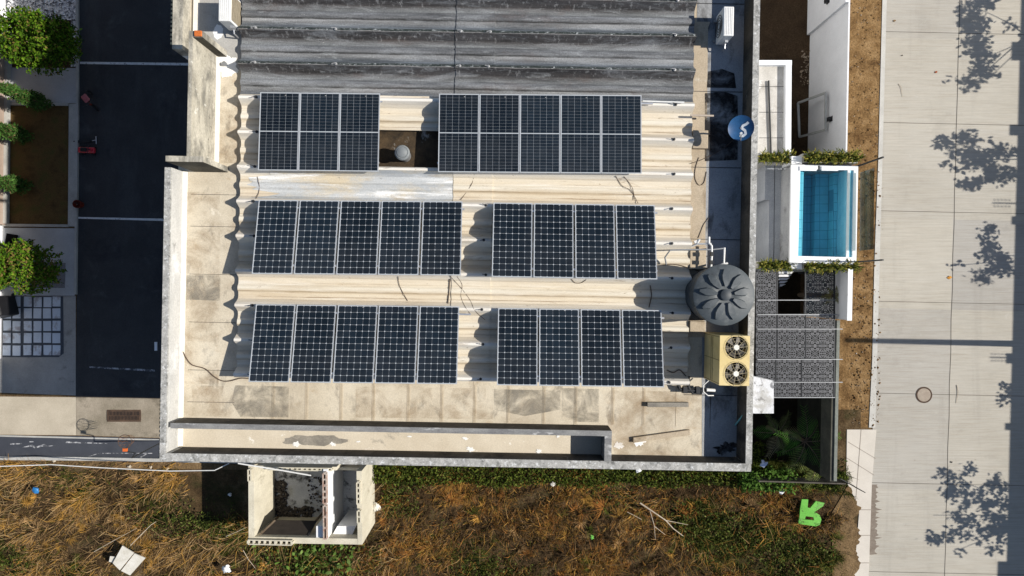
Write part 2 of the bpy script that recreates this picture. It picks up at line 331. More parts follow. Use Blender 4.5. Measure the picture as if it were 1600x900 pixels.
M['frame'] = plain('panel_frame', (.56, .58, .60), .4, .5, .3, .04)
M['steel'] = plain('dull_steel', (.30, .31, .32), .5, .4, .4)
M['dark'] = plain('dark_steel', (.03, .032, .035), .5, .4, .2)
M['black'] = plain('black_plastic', (.012, .012, .014), .5, .4)
M['backsheet'] = plain('panel_backsheet', (.42, .45, .48), .25, .5, 0, .03)
def cellmat():
    t = NT('solar_cell')
    g = t.n('ShaderNodeNewGeometry'); o = t.n('ShaderNodeObjectInfo')
    c = t.ramp(g.outputs['Random Per Island'], [(0, (.0055, .0098, .0150)), (.5, (.0070, .0122, .0185)), (1, (.0090, .0150, .0225))])
    c = t.mix(1.0, c, t.ramp(o.outputs['Random'], [(0, .75), (1, 1.35)]), 'MULTIPLY')
    c = t.mix(t.ramp(t.noise(1.3, 6, .7), [(.42, 0.0), (.75, .45)]), c, (.038, .042, .048))
    c = t.mix(t.ramp(t.noise(35, 3, .7), [(.70, 0.0), (.78, .6)]), c, (.13, .14, .15))
    c = t.mix(t.ramp(t.noise(6, 2, .5), [(.765, 0.0), (.785, .9)]), c, (.5, .5, .48))
    return t.done(t.bsdf(c, .22, .35))
M['cell'] = cellmat()
M['tank'] = mk('black_tank_plastic', [(.038, .046, .054), (.072, .084, .094)], 2, None, .55, .4, .12, .004, 30, .14, 30, [((.17, .18, .185), 3, .60, .78, None, .35)])
M['tank_lid'] = mk('grey_lid_plastic', [(.058, .070, .078), (.082, .096, .106)], 2, None, .55, .4, .12, .004, 30, .12, 30, [((.24, .25, .25), 2.5, .50, .74, None, .5), ((.04, .045, .05), 4, .60, .70, None, .6)])
M['ac_yellow'] = mk('yellowed_metal', [(.62, .48, .20), (.72, .58, .29)], 1.4, None, .5, .4, .1, .003, 30, .05, 30, [((.38, .26, .10), 2, .52, .74, None, .6), ((.22, .16, .08), 6, .62, .72, None, .6)])
M['ac_white'] = plain('white_metal', (.80, .80, .78), .45, .4, 0, .04)
M['ac_side'] = mk('dusty_fins', [(.20, .17, .12), (.34, .29, .21)], 5, (1, 1, 4), .7, .3, .2, .004, 30, .2, 30)
M['dish'] = mk('blue_dish', [(.010, .060, .16), (.020, .10, .25)], 3, None, .45, .4, .1, .003, 30, .15, 30, [((.20, .26, .32), 5, .58, .72, None, .5)])
M['decal'] = plain('white_decal', (.75, .78, .80), .4, .4, 0, .03)
M['pvc'] = plain('white_pvc', (.74, .74, .72), .45, .4, 0, .05)
M['hook'] = plain('galvanised_hook', (.40, .40, .40), .5, .4, .3)
M['pvc_brown'] = plain('dirty_pvc', (.50, .42, .34), .5, .4)
M['cable'] = plain('brown_cable', (.10, .07, .05), .6, .3)
M['teal'] = plain('teal_plastic', (.22, .50, .48), .4, .5)
M['orange_brick'] = plain('orange_brick', (.62, .17, .045), .9, .1, 0, .25)
M['brick_red'] = mk('old_brick', [(.30, .11, .06), (.42, .32, .27), (.5, .47, .42)], 6, None, .95, .1, .5, .01, 25, .3, 25)
M['ruin_cream'] = mk('ruin_plaster', [(.50, .46, .36), (.66, .62, .50)], 1.8, (1, 1, .5), .9, .2, .4, .008, 25, .14, 25, [((.27, .235, .16), 2.4, .58, .72, (1, 1, .5), .7), ((.12, .11, .09), 5, .66, .74, None, .7)])
M['ruin_white'] = mk('ruin_white_plaster', [(.70, .71, .73), (.80, .81, .82)], 2, None, .9, .2, .3, .006, 25, .08, 25, [((.45, .44, .42), 3, .62, .76, None, .5)])
M['ruin_floor'] = mk('ruin_floor', [(.46, .48, .50), (.66, .68, .70)], 1.6, None, .9, .2, .3, .006, 25, .18, 25, [((.03, .03, .033), 2.4, .54, .64, None, .9), ((.34, .32, .20), 1.5, .56, .7, None, .6)])
M['board'] = mk('dark_board', [(.020, .016, .013), (.042, .034, .027)], 3, (1, 4, 1), .7, .3, .2, .004, 25, .2, 25)
M['tile'] = None
def tile_mat(name, base, joint):
    t = NT(name)
    b = t.n('ShaderNodeTexBrick'); b.offset = 0; b.squash = 1
    b.inputs['Scale'].default_value = 1; b.inputs['Mortar Size'].default_value = .008; b.inputs['Brick Width'].default_value = .30; b.inputs['Row Height'].default_value = .30
    b.inputs['Color1'].default_value = (*base, 1); b.inputs['Color2'].default_value = (base[0] * 1.12, base[1] * 1.08, base[2] * 1.05, 1); b.inputs['Mortar'].default_value = (*joint, 1)
    mp = t.n('ShaderNodeMapping'); t.l(t.co, mp.inputs[0]); t.l(mp.outputs[0], b.inputs['Vector'])
    c = t.mix(1.0, b.outputs['Color'], t.ramp(t.noise(3, 4), [(.3, .9), (.7, 1.08)]), 'MULTIPLY')
    return t.done(t.bsdf(c, .3, .5))
M['tile'] = tile_mat('pool_tile', (.12, .50, .64), (.04, .26, .38))
def water_mat():
    t = NT('pool_water')
    tr = t.n('ShaderNodeBsdfTransparent'); tr.inputs[0].default_value = (.97, .99, 1, 1)
    gl = t.n('ShaderNodeBsdfGlossy'); gl.inputs['Roughness'].default_value = .03; gl.inputs[0].default_value = (1, 1, 1, 1)
    k = t.n('ShaderNodeBump'); k.inputs['Strength'].default_value = .25; k.inputs['Distance'].default_value = .02; t.l(t.noise(7, 3, .5), k.inputs['Height']); t.l(k.outputs[0], gl.inputs['Normal'])
    ms = t.n('ShaderNodeMixShader'); ms.inputs[0].default_value = .04; t.l(tr.outputs[0], ms.inputs[1]); t.l(gl.outputs[0], ms.inputs[2])
    va = t.n('ShaderNodeVolumeAbsorption'); va.inputs['Color'].default_value = (.30, .80, .90, 1); va.inputs['Density'].default_value = .42; t.l(va.outputs[0], t.out.inputs['Volume'])
    return t.done(ms.outputs[0])
M['water'] = water_mat()
def glass_mat():
    t = NT('tinted_glass')
    tr = t.n('ShaderNodeBsdfTransparent'); tr.inputs[0].default_value = (.50, .56, .54, 1)
    gl = t.n('ShaderNodeBsdfGlossy'); gl.inputs['Roughness'].default_value = .05
    ms = t.n('ShaderNodeMixShader'); ms.inputs[0].default_value = .07; t.l(tr.outputs[0], ms.inputs[1]); t.l(gl.outputs[0], ms.inputs[2])
    return t.done(ms.outputs[0])
M['glass'] = glass_mat()
def screen_mat(name, col):
    """Laser-cut sheet: a repeated floral cut-out, the cut parts are open."""
    t = NT(name)
    s = t.n('ShaderNodeSeparateXYZ'); t.l(t.co, s.inputs[0])
    def cell(v, p): return t.math('ABSOLUTE', t.math('SUBTRACT', t.math('FRACT', t.math('DIVIDE', v, p)), .5))
    p = .5
    x = t.math('MULTIPLY', cell(t.math('ADD', s.outputs[0], 60.0), p), p); y = t.math('MULTIPLY', cell(t.math('ADD', s.outputs[1], 60.0), p), p)
    cb = t.n('ShaderNodeCombineXYZ'); t.l(x, cb.inputs[0]); t.l(y, cb.inputs[1])
    v = t.n('ShaderNodeTexVoronoi'); v.inputs['Scale'].default_value = 20; v.feature = 'DISTANCE_TO_EDGE'; t.l(cb.outputs[0], v.inputs['Vector'])
    a = t.math('GREATER_THAN', v.outputs['Distance'], .125)
    b = t.bsdf(col, .5, .5, .2)
    tr = t.n('ShaderNodeBsdfTransparent')
    ms = t.n('ShaderNodeMixShader'); t.l(a, ms.inputs[0]); t.l(b, ms.inputs[1]); t.l(tr.outputs[0], ms.inputs[2])
    return t.done(ms.outputs[0])
M['screen'] = screen_mat('perforated_metal', (.085, .088, .096))
M['screen_dark'] = screen_mat('dark_perforated_metal', (.035, .042, .05))
M['leaf'] = leafmat('leaf', .7, .12, .05)
M['grassmat'] = leafmat('dry_blade', .8, .2, .08)
M['bark'] = mk('bark', [(.09, .065, .045), (.18, .14, .10)], 5, (1, 1, .3), .95, .1, .8, .02, 20, .3, 30)
M['letter'] = mk('green_foam', [(.12, .40, .055), (.18, .50, .09)], 2, None, .8, .2, .2, .003, 30, .2, 30, [((.06, .10, .03), 5, .56, .64, None, .9), ((.32, .50, .22), 2, .55, .75, None, .5)])
M['board_white'] = mk('dirty_white_board', [(.55, .52, .44), (.72, .70, .64)], 3, None, .8, .2, .2, .004, 30, .12, 30, [((.30, .26, .19), 3, .58, .72, None, .6)])
M['bag'] = plain('white_bag', (.78, .79, .80), .5, .4, 0, .05)
M['bluebag'] = plain('blue_bag', (.03, .19, .46), .5, .4, 0, .1)
M['red'] = plain('red_plastic', (.55, .02, .04), .35, .5, 0, .05)
M['pink'] = plain('faded_pink', (.45, .12, .13), .5, .4, 0, .05)
M['darkred'] = plain('dark_red', (.16, .02, .01), .6, .3)
M['orange'] = plain('orange_paint', (.70, .15, .03), .5, .4, 0, .08)
M['rust'] = mk('rusty_iron', [(.060, .042, .032), (.12, .075, .05)], 6, None, .85, .2, .3, .004, 40, .25, 40)
M['manhole'] = mk('manhole_concrete', [(.30, .25, .20), (.42, .355, .29)], 4, None, .9, .2, .3, .005, 40, .2, 40)
M['facade'] = mk('house_render', [(.30, .23, .185), (.42, .33, .27)], 1.2, None, .85, .2, .3, .006, 25, .1, 25)
M['rooftile'] = mk('clay_roof', [(.22, .10, .06), (.33, .16, .10)], 4, (1, 6, 1), .9, .2, .5, .02, 12, .2, 20)
M['paver'] = mk('paver', [(.50, .56, .64), (.66, .72, .80)], .8, None, .9, .2, .2, .004, 40, .12, 40, [((.30, .27, .28), 1.4, .54, .62, None, .8)])
M['deck'] = mk('grey_deck', [(.30, .32, .35), (.40, .42, .45)], 1.4, (1.5, 1, 1), .8, .3, .2, .004, 30, .16, 30)
M['coping'] = mk('white_coping', [(.76, .78, .80), (.86, .87, .88)], 2, None, .7, .3, .15, .004, 30, .06, 30, [((.45, .45, .45), 5, .62, .70, None, .5)])
M['ledge'] = mk('flaking_paint', [(.62, .63, .65), (.74, .75, .76)], 4, None, .85, .2, .4, .008, 20, .1, 20, [((.20, .20, .21), 3.2, .54, .60, None, .9), ((.34, .32, .27), 1.5, .5, .62, None, .6)])
M['stone'] = plain('pale_stone', (.50, .44, .35), .9, .2, 0, .2)
M['annex'] = mk('annex_screed', [(.44, .42, .38), (.62, .60, .56)], 1.6, (1, 1, 1), .9, .2, .2, .005, 35, .14, 30, [((.24, .215, .18), 1.8, .55, .72, (1, 1, 1), .6), ((.8, .8, .79), 2.4, .6, .68, None, .6)])
TH = -0.018
def UV(px, py, z):
    x, y = P(px, py, z); return (x - .018 * y, y + .018 * x)
def UVq(pts, z): return [UV(a, b, z) for a, b in pts]
def blob(cx, cy, rx, ry, z, n=26, jag=.25, fn=None, seed=0):
    r = random.Random(seed); o = []
    ph = [r.uniform(0, 6.28) for _ in range(4)]
    for k in range(n):
        a = 2 * math.pi * k / n
        q = 1 + jag * (.5 * math.sin(2 * a + ph[0]) + .35 * math.sin(5 * a + ph[1]) + .3 * math.sin(9 * a + ph[2]) + r.uniform(-.25, .25))
        o.append((fn or P)(cx + rx * q * math.cos(a), cy + ry * q * math.sin(a), z))
    return o
ZS = 8.1; ZP = 8.75
# ================================================================= main building
bld = thing('flat_roofed_building', 'large flat roofed building with ribbed sheet roof carrying all the solar panels', 'building', (0, 0, 0), TH)
UW, UE, VS, VN = -8.42, 5.84, -4.32, 17.0
foot = [(UW, VS), (UE, VS), (UE, VN), (UW, VN), (UW, 5.70), (-7.56, 5.70), (-7.56, 2.90), (UW, 2.90)]
part('wall', MB().prism(foot, 0, 8.0), M['wall'], bld, True)
part('bounce_blocker', MB().box(UE - .05, UE + .006, -4.31, -1.4, 0, 7.9), mk('dark_bounce_blocker', [(.020, .022, .016), (.06, .06, .045)], 1.2, (1, 1, .4), .9, .2, .3, .01, 20, .2, 20), bld, True)  # unseen dark panel added on the east wall to cut bounce into the courtyard
part('roof_slab', MB().prism([(UW + .01, VS + .01), (UE - .01, VS + .01), (UE - .01, VN - .01), (UW + .01, VN - .01), (UW + .01, 5.71), (-7.55, 5.71), (-7.55, 2.91), (UW + .01, 2.91)][:8], 7.99, ZS), M['slab'], bld, True)
def par(*b): return MB().box(*b)
part('parapet', par(UW, -8.27, VS, 2.76, 8.0, ZP), M['parapet'], bld, True)                         # west, front block
part('parapet', MB().box(-8.268, UE, VS, -4.13, 8.002, ZP), M['parapet'], bld, True)                # south
part('parapet', MB().box(5.69, UE + .002, -4.128, VN, 8.004, ZP + .04), M['parapet'], bld, True)    # east
part('parapet', MB().box(UW, -8.17, 5.70, VN, 8.0, 8.50), M['stained_wall'], bld, True)             # west, rear block
part('tall_parapet', MB().box(-8.02, -7.15, 2.77, 2.90, 8.006, 9.50), M['stained_wall'], bld, True)
part('tall_parapet', MB().box(-7.56, -7.47, 2.902, 5.80, 8.002, 9.45), M['stained_wall'], bld, True)
st = part('tall_parapet', MB().box(-7.468, -7.24, 5.66, 5.80, 8.0, 9.45), M['stained_wall'], bld, True)
part('exposed_brick', MB().box(-7.42, -7.25, 5.665, 5.795, 9.45, 9.50, .01), M['orange_brick'], st, True)
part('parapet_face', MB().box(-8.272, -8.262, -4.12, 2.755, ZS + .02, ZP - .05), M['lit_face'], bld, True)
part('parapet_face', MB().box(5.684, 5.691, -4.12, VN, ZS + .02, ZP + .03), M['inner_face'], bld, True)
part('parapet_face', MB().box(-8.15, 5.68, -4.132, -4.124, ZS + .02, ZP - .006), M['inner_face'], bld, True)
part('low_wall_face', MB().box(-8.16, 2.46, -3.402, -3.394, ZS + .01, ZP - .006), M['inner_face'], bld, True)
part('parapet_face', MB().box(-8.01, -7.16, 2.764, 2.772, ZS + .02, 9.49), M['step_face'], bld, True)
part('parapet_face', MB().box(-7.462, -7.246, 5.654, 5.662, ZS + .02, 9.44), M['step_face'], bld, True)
# painted skirtings where slab and parapet meet
part('skirting', MB().add([(-8.262, -4.1, ZS + .02), (-8.262, 2.76, ZS + .02), (-8.262, 2.76, ZS + .08), (-8.262, -4.1, ZS + .08), (-8.165, -4.1, ZS + .005), (-8.165, 2.76, ZS + .005), (-8.258, 2.76, ZS + .08), (-8.258, -4.1, ZS + .08)], [(4, 5, 6, 7), (7, 6, 2, 3)]), M['skirt'], bld, True)
part('skirting', MB().add([(-7.95, 5.85, ZS + .005), (-7.95, VN, ZS + .005), (-8.08, VN, ZS + .06), (-8.08, 5.85, ZS + .06)], [(0, 1, 2, 3)]), M['skirt'], bld, True)
part('skirting', MB().add([(-7.39, 2.92, ZS + .005), (-7.39, 5.64, ZS + .005), (-7.468, 5.64, ZS + .10), (-7.468, 2.92, ZS + .10)], [(0, 1, 2, 3)]), M['skirt'], bld, True)
# low walls of the front channel
part('low_wall', MB().box(-8.17, 2.47, -3.53, -3.40, 8.05, ZP), M['grey_wall'], bld, True)
part('low_wall', MB().box(2.30, 2.468, -4.128, -3.532, 8.05, ZP - .003), M['grey_wall'], bld, True)
part('channel_floor', MB().prism([(-8.17, -4.128), (2.30, -4.128), (2.30, -3.532), (-8.17, -3.532)], ZS - .02, ZS + .004), M['channel'], bld, True)
# floor strips east of the ribbed roof
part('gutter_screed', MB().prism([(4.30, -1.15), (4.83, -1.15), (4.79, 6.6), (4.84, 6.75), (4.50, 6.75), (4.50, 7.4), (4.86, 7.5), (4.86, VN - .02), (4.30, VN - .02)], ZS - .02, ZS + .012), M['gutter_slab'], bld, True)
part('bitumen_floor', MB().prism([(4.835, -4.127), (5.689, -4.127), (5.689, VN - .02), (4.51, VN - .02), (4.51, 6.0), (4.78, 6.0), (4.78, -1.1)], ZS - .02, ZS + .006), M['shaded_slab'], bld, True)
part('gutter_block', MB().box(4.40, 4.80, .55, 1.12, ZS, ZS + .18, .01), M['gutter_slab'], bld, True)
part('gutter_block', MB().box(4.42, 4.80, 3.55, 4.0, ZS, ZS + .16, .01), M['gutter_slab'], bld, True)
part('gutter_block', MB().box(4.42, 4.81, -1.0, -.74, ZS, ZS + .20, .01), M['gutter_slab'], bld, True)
# white-painted overhang beside the yellow unit
part('overhang', MB().prism(UVq([(1176, 588), (1209, 595), (1209, 646), (1174, 646)], 8.5), 8.2, 8.5), M['ledge'], bld, True)
# ridge tiles along the west edge
mb = MB(); v = VS + .05
while v < 12.5:
    if v < 2.7 or v > 5.75:
        mb.box(UW - .045, UW - .002, v, v + .055, 8.30 if v > 5 else 8.55, 8.50 if v > 5 else 8.70)
    v += .105
o = part('drip_tile', mb, plain('dark_green_tile', (.045, .055, .05), .7), bld, True); o['kind'] = 'stuff'

# ---- ribbed sheets
PRO = [(0, .255), (.035, .25), (.11, .13), (.19, .035), (.27, .02), (.38, .03), (.44, .075), (.5, .085), (.56, .075), (.62, .03), (.73, .02), (.81, .035), (.89, .13), (.965, .25)]
def pz(v):
    t = ((v - CR) / PER) % 1.0
    pr = PRO + [(1.0, .255)]
    for (a, za), (b, zb) in zip(pr, pr[1:]):
        if a <= t <= b: return za + (zb - za) * (t - a) / (b - a)
ZR = ZS + .105
def roofz(v): return ZR + pz(v)
def corr(mb, u0, u1, v0, v1, dz=0.0, th=.014, ragged=(0, 0), seed=1):
    r = random.Random(seed)
    vs = {v0, v1}
    k = math.floor((v0 - CR) / PER) - 1
    while CR + k * PER < v1 + PER:
        for t, z in PRO:
            q = CR + (k + t) * PER
            if v0 < q < v1: vs.add(q)
        k += 1
    vs = sorted(vs); n = max(2, int((u1 - u0) / .6) + 1); us = [u0 + (u1 - u0) * i / (n - 1) for i in range(n)]
    n0 = len(mb.v); V = []; Fs = []; m = len(vs)
    jit = {(i, j): r.uniform(-.004, .004) for i in range(n) for j in range(m)}
    for lay in (0, 1):
        for i, u in enumerate(us):
            for j, v in enumerate(vs):
                uu = u + (ragged[0] * r.uniform(-1, 1) if i == 0 else 0) + (ragged[1] * r.uniform(-1, 1) if i == n - 1 else 0)
                V.append((uu, v, roofz(v) + dz - lay * th + jit[i, j]))
    L = n * m
    for i in range(n - 1):
        for j in range(m - 1):
            a, b, c, d = i * m + j, (i + 1) * m + j, (i + 1) * m + j + 1, i * m + j + 1
            Fs += [(a, b, c, d), (L + d, L + c, L + b, L + a)]
    for j in range(m - 1):
        Fs += [(j + 1, L + j + 1, L + j, j), ((n - 1) * m + j, L + (n - 1) * m + j, L + (n - 1) * m + j + 1, (n - 1) * m + j + 1)]
    for i in range(n - 1):
        Fs += [(i * m, L + i * m, L + (i + 1) * m, (i + 1) * m), ((i + 1) * m + m - 1, L + (i + 1) * m + m - 1, L + i * m + m - 1, i * m + m - 1)]
    return mb.add(V, Fs)
U0, U1 = -6.80, 4.40
HV0, HV1, HU0, HU1 = 2.93, 3.86, -3.95, -1.50
rp = MB(); corr(rp, U0, U1, -2.32, HV0, seed=2); corr(rp, U0, HU0, HV0 + .001, HV1, seed=3); corr(rp, HU1, U1, HV0 + .001, HV1, seed=4); corr(rp, U0, U1, HV1 + .001, 4.68, seed=5)
proof = part('painted_roof', rp, M['roof'], bld, True)
wroof = part('weathered_roof', corr(MB(), U0 - .03, U1 + .01, 4.684, VN - .03, seed=6), M['oldroof'], bld, True)
part('lap_sheet', corr(MB(), -1.50, -.53, 4.69, VN - .04, .022, .016, (.02, .006), 7), M['oldroof'], wroof, True)
part('lap_sheet', corr(MB(), -1.50, -.53, 1.2, HV0 - .02, .022, .016, (.006, .004), 8), M['roof'], proof, True)
part('lap_sheet', corr(MB(), -1.50, -.53, -2.31, 1.18, .022, .016, (.006, .004), 9), M['roof'], proof, True)
part('repair_patch', corr(MB(), -6.2, -1.52, 2.10, 2.84, .012, .008, (.5, .01), 10), M['patch'], proof, True)
# flashing where grey sheets end
part('flashing', MB().bar((-3.35, 4.66, roofz(4.66) + .03), (-2.05, 4.66, roofz(4.66) + .03), .05, .02), M['roof'], proof, True)
# sheets' fixing hooks: washer and bent bolt on the crests
k = 0
for n in range(-3, 11):
    v = CR - PER * n
    for u in (-6.35, -4.4 if n < 2 else None, -1.36, -.68, 3.92):
        if u is None: continue
        hu = u + random.uniform(-.05, .05); z = roofz(v)
        if HU0 < hu < HU1 and HV0 < v < HV1: continue
        mb = MB().lathe([(.035, z - .004), (.035, z + .028), (.012, z + .034)], (hu, v, 0), 8)
        mb.bar((hu, v, z + .03), (hu, v, z + .085), .016); mb.bar((hu + .008, v, z + .08), (hu - .09, v + random.uniform(-.03, .03), z + .078), .016)
        part('roof_hook', mb, M['dark'] if n > 1 else M['hook'], bld, True); k += 1
# dirt floor under the opening of the roof
part('opening_floor', MB().prism([(HU0 - .3, HV0 - .15), (HU1 + .25, HV0 - .12), (HU1 + .25, HV1 + .1), (HU0 - .3, HV1 + .1)], ZS - .01, ZS + .03), M['brown_dirt'], bld, True)
# stains and repairs that lie on the slab
def stain(name, mats, px, py, rx, ry, z, jag, seed): part(name, MB().sheet(blob(px, py, rx, ry, z, 70, jag, UV, seed), z), M[mats], bld, True)
def soak(m, px, dz): part('damp_stain', MB().sheet(UVq(px, ZS), ZS + dz), M[m], bld, True)
soak('softgrey', [(368, 602), (452, 604), (451, 652), (376, 651), (362, 628)], .0095)
soak('softgrey', [(772, 608), (876, 610), (876, 640), (820, 650), (772, 640)], .0095)
soak('softgrey', [(878, 606), (936, 608), (936, 660), (878, 658)], .0105)
soak('softbrown', [(556, 604), (770, 607), (770, 655), (556, 652)], .0085)
soak('softbrown', [(940, 610), (1096, 612), (1096, 712), (960, 710)], .0085)
soak('softbrown', [(292, 300), (344, 300), (342, 600), (288, 600)], .0085)
soak('softgrey', [(292, 430), (345, 430), (344, 470), (291, 468)], .0100)
soak('softbrown', [(300, 602), (366, 604), (366, 652), (300, 650)], .0085)
soak('softbrown', [(335, 160), (374, 160), (372, 255), (335, 255)], .0085)
part('rear_screed', MB().sheet(UVq([(305, -120), (380, -120), (380, 112), (350, 98), (314, 62), (305, 62)], ZS), ZS + .005), mk('grey_screed', [(.34, .33, .31), (.47, .46, .43)], 1.2, None, .9, .2, .25, .006, 40, .15, 30, [((.24, .22, .19), 1.5, .55, .7, None, .6)]), bld, True)
stain('damp_stain', 'greystain', 492, 688, 44, 9, ZS + .010, .25, 4)
stain('paint_spill', 'spill', 341, 50, 8, 11, ZS + .008, .12, 5)
stain('paint_spill', 'spill', 355, 103, 18, 15, ZS + .012, .28, 6)
stain('paint_spill', 'spill', 346, 92, 9, 10, ZS + .008, .3, 7)
stain('paint_spill', 'spill', 967, 696, 6, 6, ZS + .008, .4, 8)
stain('paint_spill', 'spill', 1000, 690, 8, 7, ZS + .009, .4, 9)
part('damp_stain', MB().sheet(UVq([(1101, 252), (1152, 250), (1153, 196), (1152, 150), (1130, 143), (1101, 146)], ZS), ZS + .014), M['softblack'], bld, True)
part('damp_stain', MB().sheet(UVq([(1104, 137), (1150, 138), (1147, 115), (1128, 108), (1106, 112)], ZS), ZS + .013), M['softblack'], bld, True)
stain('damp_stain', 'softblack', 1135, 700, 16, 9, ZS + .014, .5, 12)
for i, (a, b, w) in enumerate([(520, 694, 7), (640, 682, 4), (727, 685, 6), (735, 702, 9), (842, 705, 7), (560, 690, 4), (463, 694, 9), (872, 682, 4)]):
    stain('paint_spill', 'spill', a, b, w * .7, w * .35, ZS + .016, .5, 20 + i)
# screed joints: thin ridges of sealant across the front floor
mb = MB()
for i in range(14):
    u = -6.0 + .85 * i + random.uniform(-.05, .05)
    mb.box(u, u + .014, -3.39, -2.35, ZS - .01, ZS + .006)
    if u < 3.4: mb.box(u + .03, u + .075, -3.38, -2.45, ZS - .01, ZS + .007)
jl = part('screed_joint', mb, mk('joint_sealant', [(.42, .35, .25), (.58, .50, .38)], 3), bld, True); jl['kind'] = 'stuff'
mb = MB()
for v in (-3.0, -2.2, -1.0, .2, 1.4, 2.2): mb.box(-8.08, -6.9, v, v + .01, ZS - .01, ZS + .005)
for v in (-2.6, -.1, 1.3, 3.1, 5.0, 7.2): mb.box(4.36, 5.68, v, v + .014, ZS - .01, ZS + .017)
o = part('floor_crack', mb, M['dark'], bld, True); o['kind'] = 'stuff'
# broken concrete stubs
part('concrete_stub', MB().prism(UVq([(1012, 629), (1076, 629), (1076, 636), (1012, 636)], ZS + .12), ZS, ZS + .12), M['greystain'], bld, True)
part('concrete_stub', MB().prism(UVq([(990, 684), (1078, 672), (1078, 680), (990, 692)], ZS + .10), ZS, ZS + .09), M['gutter_slab'], bld, True)
# iron post stump
part('pipe_stub', MB().lathe([(.05, ZS), (.05, ZS + .12)], (*UV(353, 101, ZS), 0), 12), M['steel'], bld, True)

# ================================================================= solar panels
def panel_meshes(w, l, half, key):
    fr = MB(); t = .022; fw = .0125
    fr.box(-w / 2, w / 2, -l / 2, -l / 2 + fw, 0, t); fr.box(-w / 2, w / 2, l / 2 - fw, l / 2, 0, t)
    fr.box(-w / 2, -w / 2 + fw, -l / 2 + fw, l / 2 - fw, 0, t); fr.box(w / 2 - fw, w / 2, -l / 2 + fw, l / 2 - fw, 0, t)
    bs = MB().box(-w / 2 + fw, w / 2 - fw, -l / 2 + fw, l / 2 - fw, .004, t - .004)
    ce = MB(); m = fw + .010; iw, il = w - 2 * m, l - 2 * m
    g = .0045; z = t - .0025
    def cell(x0, x1, y0, y1, c):
        ce.add([(x0 + c, y0, z), (x1 - c, y0, z), (x1, y0 + c, z), (x1, y1 - c, z), (x1 - c, y1, z), (x0 + c, y1, z), (x0, y1 - c, z), (x0, y0 + c, z)], [tuple(range(8))])
    nx = 6; px = iw / nx
    if half:
        py = (il - .022) / 24
        for i in range(nx):
            for j in range(24):
                y = -il / 2 + j * py + (.022 if j > 11 else 0); x = -iw / 2 + i * px
                cell(x + g / 2, x + px - g / 2, y + .001, y + py - .001, .003)
    else:
        py = il / 12
        for i in range(nx):
            for j in range(12):
                y = -il / 2 + j * py; x = -iw / 2 + i * px
                cell(x + .002, x + px - .002, y + .002, y + py - .002, .0165)
    return fr, bs, ce
ORD = ['first', 'second', 'third', 'fourth', 'fifth']
BLOCKS = [  # TL, TR, BL, BR, count, z top edge, z bottom edge, half-cut cells, block phrase
    ((407, 144), (593, 146), (402.5, 266), (592, 268), 3, 8.60, 8.70, True, 'the rear block of three'),
    ((686, 146), (1002, 149), (684.5, 269), (1003, 271), 5, 8.60, 8.70, True, 'the rear block of five'),
    ((405, 312), (722, 315), (393, 428), (720, 430), 5, 8.60, 9.02, False, 'the middle row block of five'),
    ((770, 317), (1022, 320), (770, 432), (1028, 437), 4, 8.60, 9.02, False, 'the middle row block of four'),
    ((400, 475), (717, 479), (388, 597), (715, 600), 5, 8.60, 9.02, False, 'the front row block of five'),
    ((777, 481), (1032, 485), (778, 602), (1039, 605), 4, 8.60, 9.02, False, 'the front row block of four'),
]
for bi, (tl, tr, bl, br, n, zt, zb, half, ph) in enumerate(BLOCKS):
    TL, TR, BL, BR = Vector(P3(*tl, zt)), Vector(P3(*tr, zt)), Vector(P3(*bl, zb)), Vector(P3(*br, zb))
    ex = ((TR - TL) + (BR - BL)).normalized(); W = ((TR - TL).length + (BR - BL).length) / 2
    cT, cB = (TL + TR) / 2, (BL + BR) / 2
    ey = (cT - cB); ey = (ey - ex * ey.dot(ex)); L = ey.length; ey.normalize(); ez = ex.cross(ey)
    cen = (cT + cB) / 2
    gap = .012 if half else .042
    w = (W - gap * (n - 1)) / n
    kind = 'half cut' if half else 'full cell'
    proto = None
    for i in range(n):
        jx = 0 if half else random.uniform(-.004, .004)
        c = cen + ex * (-W / 2 + w / 2 + i * (w + gap) + jx) - ez * .022
        rot = Matrix((ex, ey, ez)).transposed().to_euler()
        if not half: rot.z += random.uniform(-.0015, .0015)
        lab = f"{ORD[i]} {'three by two split' if half else 'dark full cell'} solar panel from the west in {ph}"
        lab = f"{ORD[i]} dark solar panel from the left in {ph}"
        if proto is None:
            proto = thing('solar_panel', lab, 'solar panel', tuple(c), 0, 'solar panels on the roof'); proto.rotation_euler = rot
            f, b, ce = panel_meshes(w, L, half, bi)
            part('frame', f, M['frame'], proto, True); part('backsheet', b, M['backsheet'], proto, True); part('solar_cells', ce, M['cell'], proto, True)
        else: dup(proto, tuple(c), rot, lab)
    # racking: two rails under the panels and feet down to the ribs
    rk = thing('panel_rack', f'aluminium rails on short legs carrying {ph} solar panels', 'panel rack', (cen.x, cen.y, ZR), 0, 'solar panel racks')
    for f, ext in ((.12, .0), (.90, .28 if bi in (1, 4) else .05)):
        a = cB + ey * L * f - ez * .050
        a0, a1 = a - ex * (W / 2 + .03), a + ex * (W / 2 + ext)
        part('rail', MB().bar(a0, a1, .04, .045, ez), M['alu'], rk)
        m = n + 1
        for q in range(m):
            p = a0 + (a1 - a0) * ((q + .15) / (m - .7))
            v = p.y + .018 * p.x; zz = roofz(v)
            if p.z - .02 > zz + .02: part('leg', MB().bar((p.x, p.y, zz - .004), (p.x, p.y, p.z - .015), .035), M['alu'], rk)
# ================================================================= things on the roof
def ellipse_pts(c, r, n=24): return [(c[0] + r * math.cos(2 * math.pi * k / n), c[1] + r * math.sin(2 * math.pi * k / n)) for k in range(n)]
